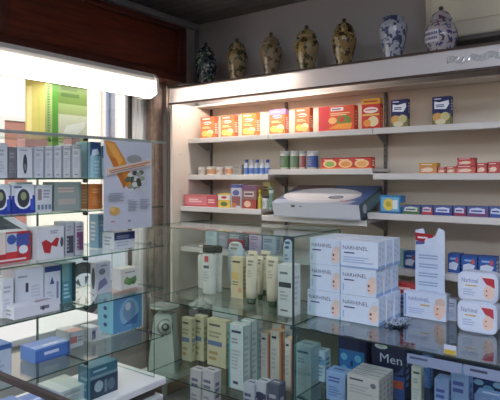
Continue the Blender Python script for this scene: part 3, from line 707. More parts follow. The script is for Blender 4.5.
def d_beige(w,d,h):
    F=[('r',0,0,1,.98,(214,198,160)),('l',.12,.84,.8,.92,1,(80,80,70)),('r',.0,.45,.6,.62,(216,180,110)),('e',.75,.2,.14,.07,(214,150,120)),('l',.12,.3,.7,.42,2,(140,130,100))]
    return carton_mesh(w,d,h,(212,200,168),F,[('l',.2,.2,.8,.8,6,(150,140,110))])
place_y('medicine_carton','beige cosmetics carton left of the cream tubes','carton',231,243,257,3.08,ZM,.05,d_beige,GT)
for a,b,t,yf,l in ((243.8,255.5,257,2.98,'cream tube on a green cap, leftmost in front'),(255.8,262.3,256,3.12,'cream tube behind, between the two front tubes'),(264.3,276.5,257,2.99,'cream tube on a green cap, beside the white carton'),(246,256,251,3.24,'cream tube in the back row, left'),(259,269,251,3.26,'cream tube in the back row, right')):
    cap_tube(a,b,t,yf,l,(220,208,186),(66,84,58))
def d_white_band(w,d,h): return carton_mesh(w,d,h,(220,222,222),[('l',.15,.80,.85,.88,1,(110,120,120)),('r',.08,.56,.92,.66,(70,76,80)),('l',.15,.3,.7,.5,3,(180,184,186)),('l',.2,.08,.7,.14,1,(100,100,110))],[('l',.2,.2,.8,.8,6,(190,192,196))])
place_y('cosmetics_carton','white carton with a dark band at the glass corner, right of the cream tubes','carton',277.5,292.5,265,2.86,ZM,.10,d_white_band,GT)
cap_tube(281.5,292,237,3.26,'blue and white tube standing behind the banded carton',(190,206,222),(80,130,180),(44,52,84),ink=(60,90,150))

# cabinet lower shelf
GL = 'medicine cartons on the lower shelf of the glass cabinet'
def d_cr(w,d,h): return carton_mesh(w,d,h,(218,208,176),[('l',.1,.84,.85,.92,1,(90,90,80)),('r',.04,.44,.8,.54,(110,126,170)),('l',.1,.6,.8,.76,2,(170,160,130)),('l',.1,.10,.6,.34,2,(190,160,110))],[('l',.2,.2,.8,.8,5,(180,168,130)),('r',.1,.44,.9,.52,(150,156,180))])
place_y('medicine_carton','cream carton with blue stripe, leftmost on the lower shelf','carton',181.5,191.5,318,3.04,ZL,.05,d_cr,GL)
place_y('medicine_carton','cream carton with blue stripe, right behind the leftmost one','carton',194,203.5,316,3.10,ZL,.06,d_cr,GL)
place_y('medicine_carton','wide cream carton with blue stripe beside the white tall cartons','carton',207,226,320,3.08,ZL,.07,d_cr,GL)
cy_ = (96,176,180)
place_y('medicine_carton','tall white carton with turquoise edge, first of three','carton',228.5,243.5,325,2.83,ZL,.075,d_tall((214,220,224),(50,60,100),None,cy_),GL)
place_y('medicine_carton','tall white carton with turquoise edge, second of three','carton',240,251,321,2.935,ZL,.075,d_tall((214,220,224),(50,60,100),None,cy_),GL)
place_y('medicine_carton','tall white carton with turquoise edge, rearmost of three','carton',250,257.5,318,3.03,ZL,.075,d_tall((214,220,224),(50,60,100),None,cy_),GL)
oc=(222,140,90)
def d_or(w,d,h): return carton_mesh(w,d,h,(222,212,204),[('r',.86,0,1,1,oc),('l',.15,.84,.72,.92,1,(60,60,80)),('l',.15,.3,.65,.7,5,(196,190,188))],[('r',0,0,.4,1,oc),('l',.5,.2,.9,.8,5,(190,180,176))],[],[('r',0,0,1,1,(218,176,146))])
place_y('medicine_carton','white carton with orange edge, left of a pair','carton',260.5,269,333,3.05,ZL,.07,d_or,GL)
place_y('medicine_carton','white carton with orange edge, right of a pair','carton',270,281,331,3.02,ZL,.07,d_or,GL)
place_y('medicine_carton','white carton with orange edge beside the large blue-grey carton','carton',284.5,292,339,3.00,ZL,.07,d_or,GL)
place_y('medicine_carton','white carton with orange top in the back row','carton',272,283,324,3.17,ZL,.07,d_or,GL)
place_y('medicine_carton','flat-topped pale carton in the back row behind the orange-edged ones','carton',284.5,296,325,3.17,ZL,.07,d_plain((200,200,206),GREY),GL)
place_y('medicine_carton','grey-white carton at the back of the lower shelf, above the cream cartons','carton',212,238,308,3.22,ZL,.06,d_plain((200,206,208),GREY),GL)
GB = 'cartons on the base of the glass cabinet'
place_y('medicine_carton','pinkish white carton on the cabinet base, left of a pair','carton',190,201,370,2.76,.087,.08,d_plain((204,196,204),(110,100,130)),GB)
place_y('medicine_carton','pinkish white carton on the cabinet base, right of a pair','carton',202,214,371,2.76,.087,.08,d_plain((204,196,204),(110,100,130)),GB)
place_y('medicine_carton','white carton on the cabinet base below the turquoise-edged cartons','carton',243,254,384,2.76,.087,.08,d_plain((200,200,214),(90,90,130)),GB)
place_y('medicine_carton','white carton with dark stripe on the cabinet base','carton',256,266,382,2.78,.087,.08,d_plain((206,206,216),(60,60,100),None,None,4,(.7,.8,(60,60,90))),GB)
place_y('medicine_carton','dark patterned carton on the cabinet base at right','carton',267.5,279,384,2.78,.087,.08,d_plain((92,96,120),(190,190,205)),GB)
# ================================================================== LOW GLASS COUNTER (right)
C2L, C2R, C2B = CXR+.006, .25, 3.47
cnt = empty('glass_counter', ((C2L+C2R)/2,3.0,0), 'low glass-topped display counter under the stacked nasal aspirator boxes', 'display counter')
KO = (-(C2L+C2R)/2,-3.0,0)
m = MB(); m.box((C2L,Y1,ZM-.010), (C2R,C2B,ZM), glass_mat((235,244,244), .07, 1.1, .03), 0, GLASS_EDGE); m.build('glass_top', cnt).location = KO
gpane('glass_front', (C2L,Y1+.004,.09), (C2R,Y1+.012,ZM-.011), cnt, KO)
gpane('glass_side', (C2L,Y1+.013,.09), (C2L+.007,C2B,ZM-.011), cnt, KO)
gpane('glass_shelf', (C2L+.008,Y1+.013,.44), (C2R,C2B-.022,.448), cnt, KO)
m = MB(); m.box((C2L,C2B-.02,.09), (C2R,C2B,ZM-.011), mat((36,40,62), .6)); m.build('back_panel', cnt).location = KO
m = MB(); m.box((C2L,Y1+.013,.02), (C2R,C2B-.02,.088), mat((50,52,70), .6)); m.build('base', cnt).location = KO
m = MB(); m.box((C2L,Y1-.003,ZM-.009), (C2R,Y1-.0005,ZM-.002), mat((40,56,56), .3)); m.build('edge_strip', cnt).location = KO
# pale strips imitating the boxes' reflection just below the counter's front edge
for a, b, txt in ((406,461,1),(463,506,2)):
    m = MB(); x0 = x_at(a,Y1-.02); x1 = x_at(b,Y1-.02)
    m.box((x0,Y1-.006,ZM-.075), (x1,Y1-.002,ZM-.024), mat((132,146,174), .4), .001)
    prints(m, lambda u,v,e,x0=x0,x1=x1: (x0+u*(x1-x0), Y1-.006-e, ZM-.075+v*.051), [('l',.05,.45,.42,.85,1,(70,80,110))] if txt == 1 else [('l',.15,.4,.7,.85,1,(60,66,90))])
    o = m.build('reflection_strip', cnt); o.location = KO
m = MB(); x0 = x_at(444,Y1+.03); m.box((x0,Y1+.03,ZM+.0005), (x0+.06,Y1+.034,ZM+.045), mat((196,204,222), .4)); m.box((x0+.002,Y1+.0285,ZM+.002), (x0+.056,Y1+.03,ZM+.022), mat((206,176,60), .4))
tag(m.build('price_tag'), 'small white and yellow price tag at the counter edge', 'price tag')

# ---- stack of NARHINEL cartons
GN = 'stacked nasal aspirator cartons on the glass counter'
YN1 = 2.98; hN = .166; dN = .108
xa, xb, xc = -1.648, -1.495, -1.245
xm0 = x_at(306,YN1)
wl = -1.497-xm0 if False else .150
colx = [x_at(307,YN1), x_at(340,YN1), x_at(379,YN1)]
rowname = ['bottom','middle','top']; depn = ['front','second','third']
for k in range(3):
    for j in range(3):
        for i in range(2):
            x0 = colx[i]+.002; x1 = colx[i+1]-.002
            if k > 0:
                if i == 0: x0 += .018
                else: x1 -= (.016 if k == 1 else .004)
            kind = 'b' if (k == 2 and i == 1) else 'a'
            w = x1-x0; mbx = d_narhinel(kind)(w, dN-.003, hN-.001)
            yy = YN1+j*(dN+.004) + (.003 if k == 1 else 0); x0 += .005*j; x1 += .005*j
            if j == 0: lab = f'{"left" if i==0 else "right"} front carton in the {rowname[k]} layer of the nasal aspirator stack'
            else:
                lab = f'{"left" if i==0 else "right"} carton in the {rowname[k]} layer, {"middle row" if j==1 else "rear row"} of the nasal aspirator stack'
            tag(mbx.build('aspirator_carton', loc=((x0+x1)/2, yy, ZM+.0005+k*hN)), lab, 'carton', GN)

# ---- right-hand products on the counter top
def d_card(w,d,h):
    m = MB()
    pts=[(-w/2,0),(w/2,0),(w/2,h*.97),(w*.30,h),(w*.18,h*.90),(-w*.12,h*.88),(-w*.22,h*.985),(-w/2,h*.965)]
    m.prism(pts,'y',0,.004,mat((210,222,240),.4))
    m.prism([(-w/2,0),(w/2,0),(w/2,.004),(-w/2,.004)],'y',.004,.09,mat((205,216,236),.4))
    m.prism([(-.01,0),(.01,0),(.01,h*.8),(-.01,h*.6)],'y',.004,.05,mat((200,210,230),.4)) 
    pr=[('p',[(.0,.85),(.30,.83),(.36,.87),(.60,.885),(.64,.92),(.0,.935)],(170,36,48)),('l',.08,.865,.5,.90,1,(235,225,230)),('p',[(.02,.80),(.3,.81),(.34,.835),(.02,.845)],(80,90,150))]
    for i in range(6): pr.append(('l',.12,.14+.10*i,.92,.20+.10*i,2,(160,178,210)))
    prints(m,lambda u,v,e:(-w/2+u*w,-e,v*h),pr)
    return m
yc = 3.42
x0,x1 = x_at(418,yc), x_at(447,yc); 
tag(d_card(x1-x0,.08,z_at(227,(x0+x1)/2,3.42)-ZM).build('display_card', loc=((x0+x1)/2,3.37,ZM+.001), ry=0), 'tall white standing card with a red logo corner on the counter', 'display card')
def d_nb(w,d,h):
    F=[('t','NARHINEL',.12,.66,.62,.80,(96,116,176)),('r',.40,.50,.62,.56,(214,180,110)),('l',.12,.16,.5,.40,3,(180,196,224)),('r',.02,.08,.06,.92,(130,160,214)),('e',.84,.42,.13,.36,(236,204,184)),('p',[(.74,.60),(.98,.60),(.97,.80),(.86,.88),(.76,.80)],(216,190,172)),('e',.80,.46,.02,.035,(110,70,60)),('e',.79,.26,.03,.025,(206,110,104))]
    return carton_mesh(w,d,h,(214,224,240),F,(),[('r',0,0,1,1,(190,206,232))])
place_y('aspirator_carton','single white carton with a baby face in front of the standing card','carton',403.5,446.5,293,3.31,ZM+.0005,.09,d_nb)
place_y('medicine_carton','small plain white carton between the baby carton and the oval tubs','carton',448,457,299,3.37,ZM+.0005,.06,d_plain((206,216,230),(140,150,190)))
def d_rw(w,d,h): return carton_mesh(w,d,h,(196,208,228),[('r',0,.66,1,1,(176,54,50)),('r',.04,.08,.35,.55,(90,120,190)),('l',.4,.15,.9,.55,3,(110,130,180)),('l',.1,.75,.9,.9,1,(235,200,190))],(),[('r',0,.66,1,1,(150,50,48))],[('r',0,0,1,1,(176,56,50))])
place_y('medicine_carton','red-topped carton partly behind the single baby-face carton','carton',389,418,283,3.375,ZM+.0005,.07,d_rw)
def oval_pack(px0,px1,pt,pb,yf,zs,lab):
    x0=x_at(px0,yf); x1=x_at(px1,yf); w=x1-x0; x=(x0+x1)/2; hh=z_at(pt,x,yf)-zs; d=.09; r=.035
    m=MB(); pts=[]
    for cx,cz,a0 in ((w/2-r,r,-90),(w/2-r,hh-r,0),(-w/2+r,hh-r,90),(-w/2+r,r,180)):
        for i in range(6):
            a=R(a0+i*18); pts.append((cx+r*math.cos(a),cz+r*math.sin(a)))
    m.prism(pts,'y',0,d,mat((208,218,236),.3))
    inner=[(p[0]*.9,(p[1]-hh/2)*.86+hh/2) for p in pts]
    m.prism(inner,'y',-.006,0,mat((216,224,240),.3))
    P=lambda u,v,e:(-w*.45+u*w*.9,-.006-e,hh*.07+v*hh*.86)
    prints(m,P,[('t','Narhinel',.06,.66,.52,.84,(90,104,170)),('r',.16,.52,.48,.57,(210,176,100)),('l',.10,.14,.5,.42,3,(176,190,220)),('p',[(.60,.95),(.96,.88),(.98,.52),(.74,.66)],(186,56,70)),('e',.82,.34,.15,.28,(234,204,190)),('e',.76,.40,.02,.03,(110,70,60)),('e',.76,.22,.03,.025,(206,110,104)),('r',.62,.90,.9,.94,(240,220,225))])
    return tag(m.build('aspirator_tub', loc=(x,yf,zs)), lab, 'tub', 'rounded tubs on the counter')
oval_pack(457.5,497,302,330,3.20,ZM+.001,'rounded white plastic tub with baby picture, lower of the two')
zz = z_at(302,x_at(477,3.20),3.20)
oval_pack(458,498,272.5,301,3.20,zz+.001,'rounded white plastic tub with baby picture, upper of the two')
# crumpled blister foil
m = MB(); n = 9; vs = []; rr = random.Random(3); yb = 3.02; xb0 = x_at(384,yb)
for j in range(n):
    for i in range(n): vs.append((xb0+i*.013, yb+j*.022, ZM+.003+.03*abs(math.sin(i*1.7+j*.9))*rr.uniform(.4,1)))
fs = [(j*n+i, j*n+i+1, (j+1)*n+i+1, (j+1)*n+i) for j in range(n-1) for i in range(n-1)]
m.add(vs, fs, mat((206,214,224), .12, .9)); o = m.build('foil_wrapper')
sm = o.modifiers.new('thickness','SOLIDIFY'); sm.thickness = .0008
tag(o, 'crumpled shiny foil on the counter right of the stacked cartons', 'foil')

# ---- inside the low counter
ZI = .4485; GC = 'cartons inside the low glass counter'
def d_dkblue(w,d,h):
    F=[('r',.05,.62,.95,.92,(24,34,80)),('r',.05,.08,.95,.60,(40,116,184))]+[('e',.22+.5*i,.22+.24*j,.12,.07,(110,190,220)) for i in range(2) for j in range(2)]+[('r',.46,.3,.54,.4,(20,30,80))]
    return carton_mesh(w,d,h,(26,36,84),F,(),[])
place_y('hygiene_carton','dark blue carton with bright cyan panels inside the counter','carton',338,366,330,3.12,ZI,.08,d_dkblue,GC)
def d_men(w,d,h):
    F=[('t','Men',.25,.62,.92,.78,(205,214,232)),('e',.28,.90,.20,.05,(198,204,196)),('l',.18,.89,.38,.91,1,(60,80,60)),('r',0,.0,1,.42,(44,84,150)),('r',.45,.20,.95,.34,(190,90,60)),('p',[(.6,.42),(.95,.46),(.98,.62),(.85,.52)],(60,84,130)),('l',.1,.06,.7,.14,1,(190,200,225))]
    return carton_mesh(w,d,h,(20,32,66),F,[('l',.2,.2,.8,.8,5,(120,140,180))],())
place_y('hygiene_carton','tall dark blue carton lettered Men inside the counter','carton',372,405,342,3.02,ZI,.10,d_men,GC)
bx0 = 2.78
place_y('medicine_carton','light blue carton left of the three cream-topped ones','carton',326,345.5,372,2.79,ZI,.10,d_plain((150,180,226),(80,100,170)),GC)
for i,(l) in enumerate(('frontmost','second','third','rearmost')):
    yy = 2.73+i*.052; x0=x_at(347,2.73); w=x_at(379,2.73)-x_at(347,2.73)
    mm = carton_mesh(w,.050,.205,(206,200,200),[('l',.08,.84,.6,.92,1,(70,64,90)),('e',.82,.80,.09,.07,(120,110,130)),('l',.08,.5,.8,.75,3,(180,176,184))],[('l',.2,.3,.8,.9,4,(170,166,176))],(),[('r',0,.86,1,1,(120,112,116)),('l',.2,.3,.6,.6,1,(150,146,156))])
    tag(mm.build('medicine_carton', loc=(x0+w/2,yy,ZI)), f'pale cream carton in the row of four in the counter, {l}', 'carton', GC)
place_y('medicine_carton','large blue-grey white carton just right of the glass corner','carton',294,311,346,2.90,ZL,.13,d_tall((190,202,214),(70,90,120),(.5,.56,(150,180,200))),GC)
place_y('medicine_carton','small white carton with blue band near the light blue carton','carton',314.5,325,351,3.0,ZI,.08,d_plain((190,210,222),(90,120,160),None,None,3,(.55,.75,(110,160,190))),GC)
place_y('medicine_carton','narrow white carton with lines of print, right of the Men carton','carton',411,421.5,367,2.80,ZI,.05,d_tall((204,208,200),(60,90,70)),GC)
for a,b,t,yf,l in ((434,449,380,2.78,'shorter light blue carton'),(450.5,469,370,2.80,'taller light blue carton with pale mark')):
    place_y('medicine_carton',l+' at the lower right of the counter','carton',a,b,t,yf,ZI,.09,d_plain((140,166,214),(70,90,160),(130,156,206),None,4,(.2,.3,(206,216,236))),GC)
place_y('medicine_carton','blue and white patterned carton at the lower right edge inside the counter','carton',472,505,377,3.0,ZI,.09,lambda w,d,h: carton_mesh(w,d,h,(30,52,104),[('e',.2,.85,.16,.06,(150,190,220)),('e',.5,.75,.18,.07,(120,170,210)),('e',.8,.86,.16,.06,(160,196,224)),('e',.35,.6,.14,.06,(110,160,205)),('e',.75,.6,.16,.06,(130,180,215))],[],[],[('e',.3,.5,.2,.3,(140,180,215)),('e',.75,.5,.2,.3,(140,180,215))]),GC)
place_y('medicine_carton','light blue carton lying in front of the patterned one at the lower right','carton',474,504,397,2.80,ZI,.10,d_plain((130,160,214),(220,226,240)),GC)
place_y('medicine_carton','small blue carton high at the back of the counter','carton',420,430.5,357,3.3,ZI,.06,d_plain((70,110,170),(150,180,220)),GC)

# ================================================================== WEIGHING SCALE behind the cabinet
sx, sy = -3.05, 3.02
ws = empty('weighing_scale', (sx,sy,.22), 'white weighing scale with round dial and dish, left of the glass cabinet', 'scale')
scm = mat((230,234,234), .35)
m = MB(); 
vs=[]; lev=[(0,.105,.10),(.02,.11,.105),(.30,.082,.08),(.44,.07,.07),(.455,.045,.045)]
for z,a,b in lev: vs += [(-a,-b,z),(a,-b,z),(a,b,z),(-a,b,z)]
fs=[(0,3,2,1)]
for j in range(len(lev)-1):
    for i in range(4): fs.append((j*4+i,j*4+(i+1)%4,(j+1)*4+(i+1)%4,(j+1)*4+i))
fs.append(tuple(range(len(vs)-4,len(vs))))
m.add(vs,fs,scm); m.build('body', ws, rz=R(30))
m = MB(); m.lathe([(.02,.455),(.05,.475),(.108,.49),(.122,.512),(.116,.512),(.10,.498),(.001,.488)], mat((206,212,214), .2, .6), n=32); m.build('dish', ws)
m = MB(); q=24
d_=Vector((.74,-.67,.12)).normalized(); c_=Vector((.080*.74,-.080*.67,.36))
def disc(r,off,mt):
    a_=d_.orthogonal().normalized(); b_=d_.cross(a_)
    m.tube(c_+d_*(off-.004), c_+d_*off, r, mt, 24)
disc(.062,.012,mat((150,156,156),.3,.3)); disc(.052,.014,mat((220,222,220),.3)); disc(.030,.016,mat((84,92,92),.4)); disc(.016,.018,mat((200,204,204),.4))
m.build('dial', ws)
q = MB(); q.box((sx-.16,sy-.16,.18),(sx+.16,sy+.16,.219), mat((190,188,184),.4), .006)
for a_ in (-1,1):
    for b_ in (-1,1): q.box((sx+a_*.14-.015,sy+b_*.14-.015,0),(sx+a_*.14+.015,sy+b_*.14+.015,.18), mat((150,148,146),.4))
tag(q.build('stool'), 'low pale stool under the weighing scale', 'stool')
m = MB(); bm = bmesh.new(); bmesh.ops.create_icosphere(bm, subdivisions=3, radius=.085)
rr = random.Random(5); sx2 = x_at(189,3.2)-.0
for v in bm.verts:
    n_ = 1+.28*math.sin(v.co.x*70+v.co.y*40)*math.cos(v.co.z*60); v.co = Vector((v.co.x*n_, v.co.y*n_*.8, v.co.z*n_*.45))
m.bm(bm, mat((214,218,222), .4), False, Matrix.Translation((sx2+.03,3.28,.70)))
m.box((sx2-.02,3.22,0),(sx2+.08,3.34,.67), mat((150,150,152),.5), .004)
tag(m.build('crumpled_bag'), 'crumpled white plastic bag on a grey box, right of the weighing scale', 'bag')

# ================================================================== LEFT GLASS DISPLAY
DX0, DX1 = -2.20, -2.62; DY0, DY1 = .70, 2.17; JY = y_at(87,DX0)
disp = empty('glass_display', (DX0,DY1,0), 'glass shelf display rack full of boxed devices in front of the window', 'display rack')
DO = (-DX0,-DY1,0)
Z1,Z2,Z3,Z4,Z5,Z6,ZP = 1.95,1.745,1.584,1.36,1.116,.844,.60
for z in (Z1,Z2,Z3,Z4,Z5,Z6):
    gpane('glass_shelf', (DX1,DY0,z-.007), (DX0,JY-.003,z), disp, DO)
    gpane('glass_shelf', (DX1,JY+.003,z-.007), (DX0,DY1 if z != Z2 else JY+.28,z), disp, DO)
m = MB(); m.box((DX0-.004,DY0,Z1-.010), (DX0+.008,DY1+.01,Z1+.004), mat((150,160,156), .3, .3)); m.build('edge_rail', disp).location = DO
zz0 = .602
gpane('glass_divider', (DX1,JY-.0028,zz0), (DX0+.004,JY+.0028,Z1-.011), disp, DO)
gpane('glass_end', (DX1,DY1-.03,zz0), (DX0-.05,DY1-.024,Z1-.011), disp, DO)
m = MB(); 
m.tube((DX1-.01,JY+.0,zz0), (DX1-.01,JY+.0,Z1), .005, mat((130,140,140),.3,.6)); m.build('rear_post', disp).location = DO
for z in (Z1,Z2,Z3,Z4,Z5,Z6):
    clips(disp, DO, [(DX0-.012,JY,z-.014)])
    if z < Z1: clips(disp, DO, [(DX0-.1,DY1-.015,z+.005)])
white = mat((222,224,226), .3, 0, .02)
m = MB(); m.box((DX1-.03,DY0-.1,.56), (DX0+.0,DY1+.02,.60), white, .004); m.build('plinth_top', disp).location = DO
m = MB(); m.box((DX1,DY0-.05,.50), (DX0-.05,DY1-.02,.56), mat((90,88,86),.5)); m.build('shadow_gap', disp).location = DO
m = MB(); m.box((DX1-.02,DY0-.1,0), (DX0-.012,DY1+.01,.50), mat((196,198,200),.35), .004); m.build('plinth', disp).location = DO
# dark rail in the foreground
p0 = 1.30; 
m = MB(); ya = .80; xx0 = x_at(-12,ya); xx1 = x_at(66,ya); zr = z_at(388,x_at(30,ya),ya)
m.box((xx0-.5,ya-.008,zr-.008), (xx1+.15,ya+.008,zr+.008), mat((52,42,40), .4))
e = empty('display_barrier', (xx1,ya,0), 'thin dark rail crossing the bottom left corner in the foreground', 'rail')
o = m.build('rail', e); o.location = (-xx1,-ya,0)
m = MB(); m.box((xx1+.13,ya-.01,0), (xx1+.15,ya+.01,zr-.008), mat((52,42,40), .4)); m.build('post', e).location = (-xx1,-ya,0)
m = MB(); m.box((xx0-.5,ya-.01,0), (xx0-.48,ya+.01,zr-.008), mat((52,42,40), .4)); m.build('post', e).location = (-xx1,-ya,0)

# ---- row A (top): thin grey-white cartons
GA = 'device cartons on the top row of the window display'
def X(name,lab,a,b,t,z,dep,des,grp,xf=DX0-.06,**k): return place_x(name,lab,'carton',a,b,t,xf,z+.0005,dep,des,grp,**k)
X('device_carton','plain grey-white carton at the left end of the top display row',-6,8,143,Z2,.14,d_plain((196,200,206),(160,164,170)),GA)
X('device_carton','narrow dark grey carton near the left end of the top display row',8.5,16.5,147,Z2,.12,d_plain((116,116,120),(150,150,156)),GA)
def d_oval(w,d,h): return carton_mesh(w,d,h,(206,208,212),[('e',.5,.45,.14,.32,(56,58,66)),('e',.5,.35,.08,.12,(120,126,130)),('l',.15,.86,.8,.93,1,(150,150,160))])
X('device_carton','white carton showing an upright dark oval device',17,33,147,Z2,.12,d_oval,GA)
tl = ['white carton right of the oval-device one','thin white carton, second after the oval-device one','thin white carton, third after the oval-device one','thin grey-white carton, fourth after the oval-device one','tall white carton just left of the glass divider']
for i,(a,b,t) in enumerate(((33.5,44,147),(44.5,53,146.5),(53.5,62,146),(62.5,71,145.5),(71.5,81.5,144.5))):
    X('device_carton',tl[i],a,b,t,Z2,.12,d_tall((198+i*3,202+i*2,208),(150,155,165),edge=(176,182,190)),GA)
def d_bw2(w,d,h): return carton_mesh(w,d,h,(150,190,204),[('r',0,.62,1,1,(52,84,140)),('p',[(.1,.6),(.9,.66),(.7,.82),(.2,.78)],(214,226,236)),('r',.0,.0,.3,.6,(170,206,214)),('l',.4,.1,.9,.5,4,(190,216,224))])
X('device_carton','blue and turquoise carton just right of the glass divider, top row',90,101,142,Z2,.12,d_bw2,GA)
X('device_carton','blue and white carton partly behind the poster, top row',101.8,113,146,Z2,.12,d_bw2,GA)
X('device_carton','pink carton in the back of the top row',25,48,139.5,Z2,.08,d_plain((214,160,150),(180,110,100)),GA,xf=DX0-.30)
X('device_carton','small reddish carton in the back of the top row by the divider',72,80.5,139,Z2,.08,d_plain((206,150,146),(160,90,90)),GA,xf=DX0-.30)
# ---- row B (z3)
GBb = 'device cartons on the second row of the window display'
X('monitor_carton','blue blood pressure monitor carton at the left edge',-10,11,184.5,Z3,.10,d_monitor(),GBb)
X('monitor_carton','blue blood pressure monitor carton beside the white four-icon one',11.5,35,184.5,Z3,.10,d_monitor(),GBb)
def d_icons(w,d,h): return carton_mesh(w,d,h,(204,210,214),[('r',.12,.45,.35,.85,(150,130,130)),('l',.45,.5,.9,.85,3,(150,156,166))]+[('r',.1+.22*i,.1,.25+.22*i,.28,(110,126,150)) for i in range(4)])
X('device_carton','white carton with a row of small icons on the second display row',35.5,52.5,185,Z3,.10,d_icons,GBb)
X('device_carton','grey-green carton with faint peach lettering on the second display row',54,82,182,Z3,.10,d_plain((146,158,152),(206,180,166),None,None,1),GBb,gap=.003)
X('device_carton','orange carton right of the divider on the second row',90.5,103,184,Z3,.09,d_plain((206,120,54),(226,170,120)),GBb)
X('device_carton','tall white carton at the back of the second row with dark print',15,33,179,Z3,.07,d_plain((196,204,206),(70,90,90)),GBb,xf=DX0-.32,h=.14)
# ---- row C (z4)
GCc = 'device cartons on the third row of the window display'
def d_rbw(w,d,h): return carton_mesh(w,d,h,(176,48,56),[('r',.0,.30,.35,1,(220,206,196)),('r',.36,.35,.64,.95,(190,196,206)),('r',.62,.52,.96,.92,(70,84,150)),('e',.50,.75,.12,.16,(64,90,160)),('r',.36,.10,.62,.34,(200,60,60)),('e',.80,.40,.12,.14,(214,220,228)),('l',.05,.05,.95,.15,1,(225,200,196))],(),[('r',0,0,1,1,(200,80,84))],[('r',0,0,1,1,(196,210,222))])
X('device_carton','red, white and blue carton at the left of the third display row',-9,31,232,Z4,.12,d_rbw,GCc,xf=DX0-.10)
def d_redshape(w,d,h): return carton_mesh(w,d,h,(208,210,212),[('p',[(.22,.22),(.45,.18),(.5,.42),(.72,.36),(.80,.62),(.68,.66),(.5,.50),(.28,.62),(.12,.55)],(176,46,46)),('l',.45,.78,.8,.9,2,(130,140,160)),('e',.9,.5,.06,.16,(70,70,80))])
X('device_carton','white carton with a red shape on the third display row',38,64.5,227,Z4,.10,d_redshape,GCc,xf=DX0-.06)
X('device_carton','narrow grey carton with a dark picture beside the red-shape one',65.5,74.5,222,Z4,.10,d_photo((176,180,186),(66,70,80),None,GREY,(.1,.1,.9,.6)),GCc)
X('device_carton','white and plum coloured carton left of the divider, third row',75.2,84.5,222,Z4,.10,d_photo((190,190,198),(120,70,110),None,(150,110,140),(.1,.15,.9,.7)),GCc,gap=.003)
X('device_carton','low carton with a navy blue lid below the poster',114,135,232,Z4,.10,d_plain((206,212,218),(150,160,180),(40,60,120),None,2,(.55,1,(44,64,124))),GCc)
X('device_carton','pale blue carton peeping out left of the poster, third row',98,110,214,Z4,.08,d_plain((140,190,224),(220,230,240)),GCc,xf=DX0-.18)
# ---- row D (z5)
GD = 'device cartons on the fourth row of the window display'
X('device_carton','white carton, leftmost and shortest on the fourth row',2,14,279,Z5,.12,d_plain((214,216,222),(170,174,184)),GD,xf=DX0-.10)
X('device_carton','taller white carton showing a small dark device, fourth row',14.5,44,268,Z5,.12,lambda w,d,h: carton_mesh(w,d,h,(208,211,218),[('r',.36,.45,.46,.66,(66,60,70)),('l',.1,.78,.5,.86,1,(150,156,170)),('l',.55,.3,.9,.6,4,(186,190,200))],(),[('r',0,0,1,1,(216,218,224))]),GD,xf=DX0-.13)
X('device_carton','white carton with a navy blue top band on the fourth row',44.5,61,266,Z5,.12,lambda w,d,h: carton_mesh(w,d,h,(200,206,216),[('r',0,.86,1,1,(48,70,120)),('p',[(.3,.55),(.45,.74),(.6,.55)],(60,80,130)),('r',.72,.1,.86,.6,(110,130,160)),('l',.1,.1,.6,.4,3,(180,186,200))],(),[],[('r',0,0,1,1,(56,80,134))]),GD,xf=DX0-.13)
X('device_carton','flat white carton lying in front of the fourth row',14,60,303,Z5,.085,lambda w,d,h: carton_mesh(w,d,h,(212,214,220),[('l',.55,.3,.8,.8,1,(110,110,130)),('e',.62,.5,.03,.2,(70,70,84))],(),[('l',.2,.2,.8,.8,2,GREY)],[('p',[(.5,.2),(.9,.3),(.85,.6),(.55,.6)],(150,110,130))]),GD,xf=DX0-.03)
X('device_carton','teal carton with a dark edge beside the navy-banded one',62,76,263,Z5,.12,lambda w,d,h: carton_mesh(w,d,h,(74,128,140),[('r',0,.55,.5,1,(110,150,150)),('r',.72,0,1,1,(40,60,66)),('l',.1,.1,.6,.5,4,(150,190,196))]),GD,xf=DX0-.13)
X('device_carton','pale patterned carton standing right of the divider, fourth row',96,111,262,Z5,.05,lambda w,d,h: carton_mesh(w,d,h,(190,194,204),[('p',[(.1,.1),(.8,.3),(.6,.5),(.2,.4)],(120,120,150)),('e',.4,.7,.22,.1,(110,120,130)),('l',.3,.85,.8,.93,1,(130,130,150))],(),[('e',.5,.5,.3,.35,(60,64,72))]),GD,xf=DX0-.16)
X('device_carton','white carton with green leaves on the fourth row',121,138.5,256.5,Z5,.08,lambda w,d,h: carton_mesh(w,d,h,(206,204,196),[('p',[(.15,.3),(.5,.15),(.9,.35),(.85,.6),(.5,.5),(.3,.62)],(90,130,80)),('e',.3,.42,.14,.12,(120,150,90)),('e',.7,.3,.14,.12,(70,110,60)),('l',.2,.75,.8,.88,1,(150,150,150))],(),[('r',0,0,1,1,(214,214,214))]),GD,xf=DX0-.14,h=.115)
